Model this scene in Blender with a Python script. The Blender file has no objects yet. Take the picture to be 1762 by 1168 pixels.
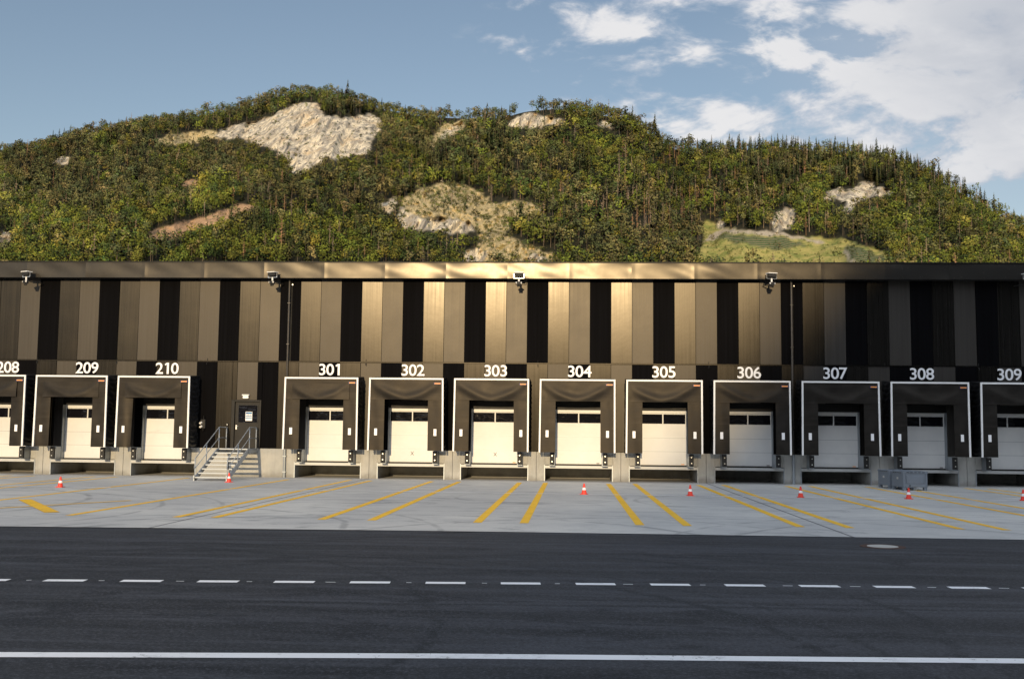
import bpy, bmesh, math, random
import numpy as np
from mathutils import Vector, Matrix
random.seed(7); RNG = np.random.default_rng(7)
scene = bpy.context.scene
COL = scene.collection
R = math.radians

# ------------------------------------------------------------------ camera
yaw, pitch, roll = -0.05669, 0.08808, 0.01071
fw = Vector((math.sin(yaw)*math.cos(pitch), math.cos(yaw)*math.cos(pitch), math.sin(pitch)))
rt = Vector((math.cos(yaw), -math.sin(yaw), 0.0)); up = rt.cross(fw)
r2 = rt*math.cos(roll) + up*math.sin(roll); u2 = -rt*math.sin(roll) + up*math.cos(roll)
cam_d = bpy.data.cameras.new('camera'); cam = bpy.data.objects.new('camera', cam_d); COL.objects.link(cam)
cam.matrix_world = Matrix(((r2.x, u2.x, -fw.x, 0), (r2.y, u2.y, -fw.y, -50.3), (r2.z, u2.z, -fw.z, 2.26), (0, 0, 0, 1)))
cam_d.lens = 37.03; cam_d.sensor_width = 36; cam_d.clip_start = 0.5; cam_d.clip_end = 9000
scene.camera = cam
CAMY, CAMZ = -50.3, 2.26

# ------------------------------------------------------------------ sun and sky
SUN_EL, SUN_AZ = R(9.5), R(3.0)          # low behind the camera, a touch to the left
to_sun = Vector((-math.sin(SUN_AZ)*math.cos(SUN_EL), -math.cos(SUN_AZ)*math.cos(SUN_EL), math.sin(SUN_EL)))
sun_d = bpy.data.lights.new('sun', 'SUN'); sun_d.energy = 2.5; sun_d.angle = R(0.5); sun_d.color = (1.0, 0.755, 0.44)
sun = bpy.data.objects.new('sun', sun_d); COL.objects.link(sun)
sun.rotation_euler = to_sun.to_track_quat('Z', 'Y').to_euler()
scene.view_settings.view_transform = 'Standard'; scene.view_settings.look = 'None'
scene.view_settings.exposure = 0.68; scene.view_settings.gamma = 1.0
scene.cycles.use_denoising = True
scene.cycles.max_bounces = 6; scene.cycles.diffuse_bounces = 3; scene.cycles.glossy_bounces = 3

class NT:
    """small helper for node graphs"""
    def __init__(s, tree): s.t = tree; s.t.nodes.clear()
    def n(s, typ, ins=None, out=0, **kw):
        nd = s.t.nodes.new(typ)
        for k, v in kw.items(): setattr(nd, k, v)
        for k, v in (ins or {}).items():
            sock = nd.inputs[k]
            if isinstance(v, bpy.types.NodeSocket): s.t.links.new(v, sock)
            elif v is not None:
                if sock.type == 'RGBA' and len(v) == 3: v = (*v, 1)
                sock.default_value = v
        return nd if out is None else nd.outputs[out]
    def m(s, op, a, b=None, c=None, clamp=False):
        ins = {0: a}
        if b is not None: ins[1] = b
        if c is not None: ins[2] = c
        return s.n('ShaderNodeMath', ins, operation=op, use_clamp=clamp)
    def ramp(s, v, lo, hi, a=0.0, b=1.0, smooth=True):
        return s.n('ShaderNodeMapRange', {'Value': v, 'From Min': lo, 'From Max': hi, 'To Min': a, 'To Max': b},
                   interpolation_type='SMOOTHSTEP' if smooth else 'LINEAR')
    def mix(s, f, a, b):
        nd = s.t.nodes.new('ShaderNodeMix'); nd.data_type = 'RGBA'; nd.clamp_factor = True
        for i, v in ((0, f), (6, a), (7, b)):
            if isinstance(v, bpy.types.NodeSocket): s.t.links.new(v, nd.inputs[i])
            else: nd.inputs[i].default_value = v if i == 0 else (*v, 1)
        return nd.outputs[2]
    def noise(s, vec, scale, detail=4, rough=0.55, dist=0.0):
        return s.n('ShaderNodeTexNoise', {'Vector': vec, 'Scale': scale, 'Detail': detail, 'Roughness': rough, 'Distortion': dist})
    def vmul(s, vec, v): return s.n('ShaderNodeVectorMath', {0: vec, 1: v}, operation='MULTIPLY')
    def vadd(s, vec, v): return s.n('ShaderNodeVectorMath', {0: vec, 1: v}, operation='ADD')

world = bpy.data.worlds.new('World'); scene.world = world; world.use_nodes = True
W = NT(world.node_tree)
sky = W.n('ShaderNodeTexSky', sky_type='NISHITA', sun_disc=False, sun_elevation=SUN_EL,
          sun_rotation=math.pi + SUN_AZ, air_density=1.0, dust_density=0.4, ozone_density=2.0, altitude=400)
dirv = W.n('ShaderNodeTexCoord', out=None).outputs['Generated']
sep = W.n('ShaderNodeSeparateXYZ', {0: dirv}, out=None)
dx, dy, dz = sep.outputs
ady = W.m('MAXIMUM', W.m('ABSOLUTE', dy), 0.12)
a_ = W.m('DIVIDE', dx, ady); e_ = W.m('DIVIDE', dz, ady)
# a flat cloud deck: direction projected onto a plane overhead
den = W.m('ADD', W.m('MAXIMUM', dz, 0.0), 0.10)
pl = W.n('ShaderNodeCombineXYZ', {0: W.m('DIVIDE', dx, den), 1: W.m('DIVIDE', dy, den), 2: 0.0})
plr = W.n('ShaderNodeMapping', {'Vector': pl, 'Rotation': (0, 0, R(-32)), 'Scale': (1.0, 0.50, 1.0)})
rotv = W.n('ShaderNodeMapping', {'Vector': W.n('ShaderNodeCombineXYZ', {0: a_, 1: e_, 2: W.m('MULTIPLY', dy, 0.35)}), 'Rotation': (0, 0, R(-38)), 'Scale': (0.50, 1.0, 1.0)})
warp = W.n('ShaderNodeTexNoise', {'Vector': rotv, 'Scale': 9.0, 'Detail': 3.0}, out=1)
rotw = W.n('ShaderNodeVectorMath', {0: rotv, 1: W.n('ShaderNodeVectorMath', {0: warp, 'Scale': 0.045}, operation='SCALE')}, operation='ADD')
n1 = W.noise(W.vadd(rotw, (1.37, 0.42, 0)), 24.0, 9, 0.58, 0.10)
n2 = W.noise(W.vadd(rotv, (3.1, 7.7, 0)), 7.0, 3, 0.5, 0.2)
# how far into the bank of cloud on the right
edge = W.m('SUBTRACT', W.m('ADD', a_, 0.085), W.m('MULTIPLY', W.m('ABSOLUTE', W.m('SUBTRACT', e_, 0.372)), 1.05))
low = W.m('MULTIPLY', W.ramp(a_, 0.33, 0.46), W.ramp(e_, 0.31, 0.22))          # blue gap low on the right
cov = W.m('ADD', W.m('MULTIPLY', W.ramp(edge, -0.04, 0.08), 0.20), W.m('MULTIPLY', W.ramp(edge, 0.10, 0.48), 0.22))
gap = W.m('MULTIPLY', W.ramp(a_, 0.05, 0.12), W.m('MULTIPLY', W.ramp(a_, 0.33, 0.22), W.ramp(e_, 0.33, 0.37)))
cov = W.m('SUBTRACT', W.m('SUBTRACT', cov, W.m('MULTIPLY', low, 0.26)), W.m('MULTIPLY', gap, 0.07))
n1 = W.m('MULTIPLY_ADD', W.m('SUBTRACT', n1, 0.5), 1.7, 0.5)
dens = W.m('ADD', W.m('ADD', n1, W.m('MULTIPLY', W.m('SUBTRACT', n2, 0.5), 0.45)), cov)
cl = W.m('MULTIPLY', W.ramp(dens, 0.52, 0.80), W.ramp(edge, -0.07, 0.00))
veil = W.m('MULTIPLY', W.ramp(edge, 0.16, 0.52), W.m('MULTIPLY_ADD', low, -0.36, 0.58))
cl = W.m('MAXIMUM', W.m('MULTIPLY', cl, 0.96), veil)
n3 = W.noise(W.vadd(rotw, (9.0, 2.0, 0)), 11.0, 6, 0.58)
core = W.ramp(W.m('ADD', dens, W.m('MULTIPLY', W.m('SUBTRACT', n3, 0.5), 0.7)), 0.60, 0.86)
far_ = W.m('MULTIPLY', W.ramp(edge, 0.22, 0.52), W.ramp(n3, 0.35, 0.62, 0.9, 0.35))
ccol = W.mix(core, (2.25, 2.45, 2.80), (3.45, 3.42, 3.45))
ccol = W.mix(far_, ccol, (2.0, 2.14, 2.42))
skyc = W.n('ShaderNodeVectorMath', {0: sky, 1: (0.75, 0.60, 0.525)}, operation='MULTIPLY')
# bright cloud added behind the viewer, out of view, for stronger neutral fill light
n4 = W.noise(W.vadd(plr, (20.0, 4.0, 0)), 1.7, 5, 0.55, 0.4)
fill_cloud = W.m('MULTIPLY', W.ramp(dy, 0.10, -0.35), W.ramp(n4, 0.22, 0.60, 0.45, 0.95))
cl = W.m('MAXIMUM', cl, fill_cloud)
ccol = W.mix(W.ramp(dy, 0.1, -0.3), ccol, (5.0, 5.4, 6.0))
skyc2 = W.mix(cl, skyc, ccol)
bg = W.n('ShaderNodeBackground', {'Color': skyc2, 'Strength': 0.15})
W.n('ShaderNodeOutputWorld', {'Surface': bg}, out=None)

# outlines on the hillside as (X/Y, Z/Y) slopes seen from the yard
SKY= [[-0.7479, 0.2256], [-0.641, 0.2519], [-0.5703, 0.2724], [-0.5347, 0.2751], [-0.4938, 0.2885], [-0.441, 0.2983], [-0.3941, 0.3039], [-0.3476, 0.3124], [-0.3128, 0.3192], [-0.2898, 0.3285], [-0.2608, 0.3312], [-0.2259, 0.3245], [-0.1968, 0.3161], [-0.1622, 0.3083], [-0.1279, 0.3051], [-0.0937, 0.3038], [-0.0653, 0.3048], [-0.0484, 0.3104], [-0.0201, 0.3131], [0.0137, 0.3089], [0.0418, 0.3041], [0.0641, 0.2936], [0.0864, 0.2798], [0.103, 0.2694], [0.1418, 0.2704], [0.1749, 0.2719], [0.2133, 0.2718], [0.2515, 0.2688], [0.2841, 0.2658], [0.3111, 0.2601], [0.3325, 0.2504], [0.359, 0.2336], [0.3854, 0.2179], [0.4064, 0.204], [0.4231, 0.1946], [0.4688, 0.1682], [0.5459, 0.1303]]
ROCK = [[[-0.3123, 0.3051], [-0.2923, 0.315], [-0.278, 0.3243], [-0.2607, 0.3277], [-0.252, 0.3264], [-0.2452, 0.3135], [-0.2255, 0.3099], [-0.2111, 0.3121], [-0.1997, 0.3161], [-0.191, 0.3102], [-0.185, 0.2985], [-0.1961, 0.2841], [-0.197, 0.2713], [-0.2158, 0.2679], [-0.2301, 0.2639], [-0.2417, 0.2657], [-0.2558, 0.2553], [-0.2729, 0.2478], [-0.2777, 0.2554], [-0.2809, 0.267], [-0.2939, 0.2741], [-0.3115, 0.2811], [-0.335, 0.2859], [-0.3537, 0.2872], [-0.347, 0.2954], [-0.3296, 0.3]], [[-0.0653, 0.3019], [-0.0568, 0.3088], [-0.0467, 0.3133], [-0.036, 0.315], [-0.0286, 0.3109], [-0.0201, 0.3108], [-0.0099, 0.3073], [-0.0116, 0.3021], [-0.0257, 0.3016], [-0.0398, 0.2982], [-0.0596, 0.2995]], [[0.0238, 0.299], [0.0306, 0.3013], [0.0384, 0.2978], [0.0373, 0.2932], [0.0272, 0.295]], [[-0.1321, 0.2849], [-0.122, 0.2941], [-0.1079, 0.3021], [-0.105, 0.2986], [-0.119, 0.2894], [-0.1247, 0.2837]], [[-0.1956, 0.2113], [-0.1833, 0.2205], [-0.172, 0.2285], [-0.1719, 0.2193], [-0.1762, 0.2102], [-0.186, 0.2136]], [[-0.1681, 0.2044], [-0.1662, 0.2193], [-0.1603, 0.2102], [-0.1403, 0.2044], [-0.1205, 0.2056], [-0.0968, 0.201], [-0.095, 0.193], [-0.1147, 0.1907], [-0.1373, 0.1942], [-0.1532, 0.193], [-0.1635, 0.1976]], [[0.1884, 0.2019], [0.1934, 0.2098], [0.2027, 0.2154], [0.2125, 0.2131], [0.2113, 0.2031], [0.2025, 0.1952], [0.1937, 0.1919]], [[0.2317, 0.2226], [0.2428, 0.2322], [0.2537, 0.2355], [0.2607, 0.231], [0.2717, 0.2377], [0.2809, 0.2411], [0.2862, 0.2354], [0.2997, 0.2337], [0.3051, 0.2298], [0.2915, 0.2265], [0.2779, 0.2242], [0.2697, 0.2198], [0.2625, 0.2097], [0.2571, 0.2131], [0.2589, 0.2209], [0.2454, 0.2243]], [[-0.5151, 0.2633], [-0.5059, 0.2691], [-0.4975, 0.2667], [-0.4995, 0.2597], [-0.5078, 0.2597]], [[-0.5689, 0.1919], [-0.5571, 0.1931], [-0.5525, 0.1849], [-0.5593, 0.1791], [-0.5682, 0.1802]], [[-0.107, 0.1663], [-0.1031, 0.1737], [-0.0891, 0.1771], [-0.0817, 0.1715], [-0.0861, 0.1624], [-0.1058, 0.1607]], [[-0.0469, 0.1636], [-0.0386, 0.1715], [-0.0274, 0.1693], [-0.0202, 0.1648], [-0.0201, 0.1603], [-0.0469, 0.1602]], [[0.1369, 0.1964], [0.1402, 0.2053], [0.1457, 0.202], [0.1446, 0.1952]]]
SPARSE = [[[-0.4156, 0.2816], [-0.3995, 0.2898], [-0.3761, 0.292], [-0.3539, 0.2942], [-0.3466, 0.2848], [-0.3757, 0.2815], [-0.399, 0.2792]], [[-0.1693, 0.2044], [-0.1651, 0.2233], [-0.1494, 0.2348], [-0.1268, 0.2405], [-0.1041, 0.2375], [-0.087, 0.2306], [-0.0756, 0.2203], [-0.0475, 0.2231], [-0.0278, 0.2174], [-0.0305, 0.2078], [-0.0585, 0.2004], [-0.0695, 0.1805], [-0.0863, 0.1777], [-0.0951, 0.2004], [-0.1262, 0.2078]], [[-0.092, 0.1805], [-0.0696, 0.1919], [-0.0471, 0.1805], [-0.0135, 0.1693], [-0.0134, 0.1603], [-0.0861, 0.1601]], [[-0.1416, 0.278], [-0.1277, 0.2982], [-0.1022, 0.3038], [-0.1049, 0.2952], [-0.1275, 0.2808], [-0.133, 0.2722]]]
SOIL = [[[-0.4186, 0.1861], [-0.4119, 0.1942], [-0.3958, 0.1988], [-0.367, 0.2057], [-0.3441, 0.2138], [-0.3096, 0.223], [-0.3094, 0.2167], [-0.3323, 0.208], [-0.3407, 0.2011], [-0.3637, 0.1965], [-0.3894, 0.185]], [[-0.3653, 0.2371], [-0.3857, 0.2394], [-0.3743, 0.2452], [-0.3655, 0.2429]]]
FIELD = [[[0.1166, 0.1986], [0.1276, 0.2042], [0.1413, 0.1964], [0.1904, 0.1896], [0.2258, 0.1874], [0.2502, 0.1852], [0.269, 0.1819], [0.2905, 0.1741], [0.3144, 0.1608], [0.1136, 0.1594], [0.1219, 0.175], [0.1248, 0.1891]]]
VINE = [[[0.1412, 0.1907], [0.1986, 0.1874], [0.223, 0.1807], [0.1957, 0.174], [0.1631, 0.1807], [0.1385, 0.1863]], [[0.2582, 0.1796], [0.2797, 0.1752], [0.2983, 0.1641], [0.2687, 0.163], [0.2553, 0.1718]]]
PATH = [[[0.1369, 0.193], [0.144, 0.1952], [0.1741, 0.1935], [0.2014, 0.1913], [0.2241, 0.1863], [0.2393, 0.1824], [0.2371, 0.1802], [0.2219, 0.1841], [0.1986, 0.1885], [0.1686, 0.1907], [0.1445, 0.1919], [0.1313, 0.1829], [0.1258, 0.184]], [[0.2554, 0.1752], [0.2586, 0.1752], [0.2618, 0.1685], [0.2671, 0.163], [0.2628, 0.163], [0.2575, 0.1696]]]

# ------------------------------------------------------------------ helpers
def tag(o, label=None, cat=None, group=None, kind=None):
    if label: o['label'] = label
    if cat: o['category'] = cat
    if group: o['group'] = group
    if kind: o['kind'] = kind
    return o
def empty(name, loc=(0, 0, 0), rz=0.0):
    o = bpy.data.objects.new(name, None); o.location = loc; o.rotation_euler = (0, 0, rz)
    o.empty_display_size = 0.3; COL.objects.link(o); return o
class MB:
    def __init__(s): s.v = []; s.f = []; s.mi = []
    def add(s, vs, fs, mi=0):
        b = len(s.v); s.v += [tuple(v) for v in vs]; s.f += [tuple(i+b for i in f) for f in fs]; s.mi += [mi]*len(fs); return s
    def box(s, x0, x1, y0, y1, z0, z1, mi=0):
        return s.add([(x0,y0,z0),(x1,y0,z0),(x1,y1,z0),(x0,y1,z0),(x0,y0,z1),(x1,y0,z1),(x1,y1,z1),(x0,y1,z1)],
                     [(0,3,2,1),(4,5,6,7),(0,1,5,4),(1,2,6,5),(2,3,7,6),(3,0,4,7)], mi)
    def tube(s, pts, r, n=8, mi=0, caps=True):
        pts = [Vector(p) for p in pts]; rs = r if isinstance(r, (list, tuple)) else [r]*len(pts)
        b = len(s.v); prev = None
        for i, p in enumerate(pts):
            d = (pts[min(i+1, len(pts)-1)] - pts[max(i-1, 0)]).normalized()
            ref = Vector((0, 0, 1)) if abs(d.z) < 0.95 else Vector((1, 0, 0))
            x = d.cross(ref).normalized(); y = d.cross(x)
            for k in range(n):
                a = 2*math.pi*k/n; s.v.append(tuple(p + (x*math.cos(a) + y*math.sin(a))*rs[i]))
        for i in range(len(pts)-1):
            for k in range(n):
                k2 = (k+1) % n; s.f.append((b+i*n+k, b+i*n+k2, b+(i+1)*n+k2, b+(i+1)*n+k)); s.mi.append(mi)
        if caps:
            s.f.append(tuple(b+k for k in range(n))); s.mi.append(mi)
            s.f.append(tuple(b+(len(pts)-1)*n+k for k in reversed(range(n)))); s.mi.append(mi)
        return s
    def bar(s, p, q, w, h, mi=0):
        """a rectangular bar from p to q"""
        p, q = Vector(p), Vector(q); d = (q-p).normalized()
        ref = Vector((0, 0, 1)) if abs(d.z) < 0.95 else Vector((0, 1, 0))
        x = d.cross(ref).normalized()*w/2; y = x.cross(d).normalized()*h/2
        vs = [p-x-y, p+x-y, p+x+y, p-x+y, q-x-y, q+x-y, q+x+y, q-x+y]
        return s.add(vs, [(0,3,2,1),(4,5,6,7),(0,1,5,4),(1,2,6,5),(2,3,7,6),(3,0,4,7)], mi)
    def quad(s, a, b, c, d, mi=0): return s.add([a, b, c, d], [(0, 1, 2, 3)], mi)
    def grid(s, fn, nu, nv, mi=0):
        b = len(s.v)
        for j in range(nv+1):
            for i in range(nu+1): s.v.append(tuple(fn(i/nu, j/nv)))
        for j in range(nv):
            for i in range(nu):
                s.f.append((b+j*(nu+1)+i, b+j*(nu+1)+i+1, b+(j+1)*(nu+1)+i+1, b+(j+1)*(nu+1)+i)); s.mi.append(mi)
        return s
    def mesh(s, name, mats, smooth=False, bevel=0.0):
        me = bpy.data.meshes.new(name); me.from_pydata(s.v, [], s.f)
        for m in (mats if isinstance(mats, (list, tuple)) else [mats]): me.materials.append(m)
        if len(me.materials) > 1: me.polygons.foreach_set('material_index', s.mi)
        bm = bmesh.new(); bm.from_mesh(me)
        bmesh.ops.recalc_face_normals(bm, faces=bm.faces)
        if bevel: bmesh.ops.bevel(bm, geom=list(bm.edges), offset=bevel, segments=1, affect='EDGES', clamp_overlap=True)
        bm.to_mesh(me); bm.free()
        if smooth: me.polygons.foreach_set('use_smooth', [True]*len(me.polygons))
        return me
    def build(s, name, mats, parent=None, smooth=False, bevel=0.0, loc=None):
        return link(name, s.mesh(name, mats, smooth, bevel), parent, loc)
def link(name, me, parent=None, loc=None):
    o = bpy.data.objects.new(name, me); COL.objects.link(o)
    if parent: o.parent = parent
    if loc: o.location = loc
    return o
def copy_tree(root, loc, rz=None):
    c = root.copy(); COL.objects.link(c); c.location = loc
    if rz is not None: c.rotation_euler = (0, 0, rz)
    for ch in list(root.children):
        k = ch.copy(); COL.objects.link(k); k.parent = c
        for g in list(ch.children):
            h = g.copy(); COL.objects.link(h); h.parent = k
    return c

# ------------------------------------------------------------------ materials
def mat(name, fn=None, **kw):
    m = bpy.data.materials.new(name); m.use_nodes = True; T = NT(m.node_tree)
    ins = {'Base Color': kw.get('c', (.5, .5, .5)), 'Roughness': kw.get('r', .5), 'Metallic': kw.get('m', 0.0)}
    if 'spec' in kw: ins['Specular IOR Level'] = kw['spec']
    if fn:
        ins.update(fn(T))
    b = T.n('ShaderNodeBsdfPrincipled', ins)
    T.n('ShaderNodeOutputMaterial', {'Surface': b}, out=None)
    return m
def pos(T): return T.n('ShaderNodeNewGeometry', out=None).outputs['Position']
def obj(T): return T.n('ShaderNodeTexCoord', out=None).outputs['Object']
def sepx(T, v): return T.n('ShaderNodeSeparateXYZ', {0: v}, out=None).outputs
def bump(T, h, s=0.2, d=0.01, normal=None): return T.n('ShaderNodeBump', {'Height': h, 'Strength': s, 'Distance': d})
def simple(name, c, r=.5, m=0.0, var=.12, sc=3.0, spec=None, bs=0.1):
    """one colour with soft uneven wear"""
    def fn(T):
        p = pos(T); n = T.noise(p, sc, 5, .6); n2 = T.noise(p, sc*9, 3, .6)
        k = T.m('MULTIPLY_ADD', T.m('SUBTRACT', T.m('ADD', n, T.m('MULTIPLY', n2, .4)), .7), 2*var, 1.0)
        col = T.n('ShaderNodeVectorMath', {0: (*c,), 'Scale': k}, operation='SCALE')
        d = {'Base Color': col, 'Roughness': T.m('MULTIPLY_ADD', n, .25, r-.12), 'Normal': bump(T, n2, bs, .004)}
        if spec is not None: d['Specular IOR Level'] = spec
        return d
    return mat(name, fn, m=m)

def apron_fn(T):
    p = pos(T); x, y, z = sepx(T, p)
    big = T.noise(p, .13, 5, .6, .4); mid = T.noise(p, .9, 6, .62); fine = T.noise(p, 14, 4, .7)
    st = T.noise(T.n('ShaderNodeMapping', {'Vector': p, 'Scale': (.22, 1.6, 1), 'Rotation': (0, 0, R(6))}), .8, 5, .62, .6)
    base = T.mix(T.ramp(big, .35, .68), (.48, .48, .47), (.63, .62, .585))
    base = T.mix(T.ramp(mid, .44, .78, 0, .45), base, (.28, .29, .305))
    base = T.mix(T.ramp(st, .54, .80, 0, .75), base, (.17, .18, .20))
    spots = T.noise(T.vadd(p, (31, 5, 0)), 2.2, 3, .5)
    base = T.mix(T.ramp(spots, .66, .73, 0, .35), base, (.56, .55, .52))
    grime = T.noise(T.vadd(p, (3, 50, 0)), .45, 6, .7, 1.0)
    base = T.mix(T.ramp(grime, .60, .74, 0, .40), base, (.17, .175, .185))
    # tyre arcs
    tot = 0.0
    for cx, cy, r, w, s in ((-24, -20, 9.5, .14, .55), (-20.5, -22, 9.2, .12, .5), (-20.5, -22, 11.0, .12, .4), (-13.5, -27, 8.8, .13, .5), (-13, -27.5, 10.6, .12, .4),
                            (-4, -29, 8.0, .15, .55), (-3, -29, 9.6, .12, .4), (3.5, -31, 10.2, .13, .45), (12, -30, 9.6, .12, .5), (12.5, -30, 11.4, .12, .4), (-1, -13, 3.4, .12, .35), (6, -14, 4.3, .14, .4)):
        d = T.n('ShaderNodeVectorMath', {0: p, 1: (cx, cy, 0)}, out=1, operation='DISTANCE')
        ln = T.m('ABSOLUTE', T.m('SUBTRACT', T.m('ADD', d, T.m('MULTIPLY', big, .9)), r))
        tot = T.m('MAXIMUM', tot, T.m('MULTIPLY', T.ramp(ln, w, w*.25), s))
    tot = T.m('MULTIPLY', tot, T.ramp(mid, .34, .54))
    base = T.mix(T.m('MULTIPLY', tot, 1.5, clamp=True) if False else T.m('MULTIPLY', tot, .85), base, (.11, .115, .12))
    sk_ = T.noise(T.n('ShaderNodeMapping', {'Vector': p, 'Scale': (.5, 1.0, 1), 'Rotation': (0, 0, R(-20)), 'Location': (2.7, 9.1, 0)}), .55, 6, .68, 1.6)
    base = T.mix(T.ramp(sk_, .58, .66, 0, .5), base, (.16, .165, .175))
    # expansion joints
    j = 0.0
    for k in (-25.64, -9.64, 6.36, 22.4):
        j = T.m('MAXIMUM', j, T.ramp(T.m('ABSOLUTE', T.m('SUBTRACT', x, k)), .05, .03))
    for k in (-5.9, -14.2):
        j = T.m('MAXIMUM', j, T.m('MULTIPLY', T.ramp(T.m('ABSOLUTE', T.m('SUBTRACT', y, k)), .04, .02), .5))
    base = T.mix(T.m('MULTIPLY', j, .75), base, (.07, .07, .075))
    base = T.mix(T.ramp(fine, .3, .8, 0, .22), base, (.27, .275, .285))
    return {'Base Color': base, 'Roughness': T.m('MULTIPLY_ADD', mid, .3, .55), 'Normal': bump(T, fine, .25, .01)}
M = {}
M['apron'] = mat('yard_concrete', apron_fn)
def asphalt_fn(T):
    p = pos(T); wob = T.noise(p, 1.7, 3, .6); big = T.noise(p, .10, 4, .6, .3); mid = T.noise(p, .8, 6, .65); fine = T.noise(p, 26, 4, .85)
    lanes = T.noise(T.n('ShaderNodeMapping', {'Vector': p, 'Scale': (.05, 1.3, 1), 'Rotation': (0, 0, R(4))}), 1.0, 5, .6, .25)
    base = T.mix(T.ramp(big, .35, .65), (.022, .023, .026), (.030, .0315, .036))
    base = T.mix(T.ramp(lanes, .46, .62, 0, .9), base, (.056, .059, .070))
    base = T.mix(T.ramp(lanes, .44, .34, 0, .8), base, (.011, .0115, .014))
    sm = T.noise(T.n('ShaderNodeMapping', {'Vector': p, 'Scale': (.35, .9, 1), 'Rotation': (0, 0, R(24)), 'Location': (7.3, 2.2, 0)}), .9, 4, .6, 1.2)
    base = T.mix(T.ramp(sm, .53, .61, 0, .8), base, (.008, .0085, .011))
    sm2 = T.noise(T.n('ShaderNodeMapping', {'Vector': p, 'Scale': (.12, 1.9, 1), 'Rotation': (0, 0, R(5)), 'Location': (3.3, 8.2, 0)}), .8, 6, .7, .5)
    base = T.mix(T.ramp(sm2, .53, .62, 0, .6), base, (.075, .080, .095))
    tot = 0.0
    for cx, cy, r, w, s in ((-7, -40.5, 10.5, .16, .8), (-7, -40.5, 11.2, .1, .6), (-2, -41, 12.0, .16, .7), (-3.6, -37.2, 8.6, .13, .8), (-10, -38, 9.0, .13, .7), (4, -47, 18.0, .2, .6), (5, -47, 16.2, .2, .5), (8, -20, 9.2, .13, .4), (-12, -52, 19.5, .18, .5)):
        d = T.n('ShaderNodeVectorMath', {0: p, 1: (cx, cy, 0)}, out=1, operation='DISTANCE')
        ln = T.m('ABSOLUTE', T.m('SUBTRACT', T.m('ADD', d, T.m('MULTIPLY', big, 1.2)), r))
        tot = T.m('MAXIMUM', tot, T.m('MULTIPLY', T.ramp(ln, w, w*.2), s))
    tot = T.m('MULTIPLY', tot, T.ramp(mid, .36, .54))
    y = sepx(T, p)[1]; x_ = sepx(T, p)[0]
    yy = T.m('SUBTRACT', y, T.m('MULTIPLY', x_, .045))
    for yk, w_, s_ in ((-36.05, .10, .75), (-35.75, .06, .5), (-37.9, .16, .35), (-32.6, .12, .35), (-30.6, .15, .3), (-28.9, .10, .3)):
        ln = T.m('ABSOLUTE', T.m('SUBTRACT', T.m('ADD', yy, T.m('MULTIPLY', T.m('SUBTRACT', big, .5), .5)), yk))
        tot = T.m('MAXIMUM', tot, T.m('MULTIPLY', T.m('MULTIPLY', T.ramp(ln, w_, w_*.2), s_), T.ramp(wob, .25, .5)))
    base = T.n('ShaderNodeVectorMath', {0: base, 'Scale': .82}, operation='SCALE')
    base = T.mix(tot, base, (.006, .0075, .009))
    base = T.mix(T.ramp(fine, .50, .64, 0, .8), base, (.080, .085, .100))
    base = T.mix(T.ramp(fine, .49, .36, 0, .8), base, (.009, .0095, .012))
    return {'Base Color': base, 'Roughness': T.m('MULTIPLY_ADD', mid, .2, .62), 'Normal': bump(T, fine, .5, .006), 'Specular IOR Level': .35}
M['asphalt'] = mat('road_asphalt', asphalt_fn)
M['ground'] = simple('rough_grass_ground', (.07, .075, .035), .9, var=.3, sc=.2)
def paint_fn(c, wear):
    def fn(T):
        p = pos(T); n = T.noise(p, 5, 5, .7); n2 = T.noise(p, .8, 4, .6)
        col = T.mix(T.ramp(T.m('ADD', n, T.m('MULTIPLY', n2, .5)), .80, .98, 0, wear), c, tuple(x*.35 for x in (.3, .3, .31)))
        col = T.mix(T.ramp(n2, .35, .7, 0, .25), col, tuple(x*.75 for x in c))
        chip = T.noise(p, 11, 5, .75)
        col = T.mix(T.ramp(T.m('ADD', chip, T.m('MULTIPLY', n2, .35)), .80, .86, 0, .7), col, (.13, .13, .135))
        return {'Base Color': col, 'Roughness': .6}
    return fn
M['yellow'] = mat('yellow_road_paint', paint_fn((.96, .56, .03), .15))
M['white_line'] = mat('white_road_paint', paint_fn((.88, .89, .91), .28))
def wallconc_fn(T):
    p = pos(T); x, y, z = sepx(T, p)
    big = T.noise(p, .9, 5, .6); fine = T.noise(p, 9, 5, .65)
    st = T.noise(T.n('ShaderNodeMapping', {'Vector': p, 'Scale': (6, 6, .5)}), 1.0, 4, .6)
    c = T.mix(T.ramp(big, .35, .7), (.33, .335, .325), (.43, .425, .40))
    c = T.mix(T.ramp(st, .5, .8, 0, .5), c, (.24, .24, .23))
    foot = T.m('ADD', z, T.m('MULTIPLY', T.m('SUBTRACT', T.noise(p, 1.7, 4, .6), .5), .6))
    c = T.mix(T.ramp(foot, .32, .0, 0, .6), c, (.15, .14, .12))
    c = T.mix(T.ramp(fine, .55, .8, 0, .3), c, (.22, .215, .20))
    return {'Base Color': c, 'Roughness': .8, 'Normal': bump(T, fine, .3, .01)}
M['conc'] = mat('precast_concrete', wallconc_fn)
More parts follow.
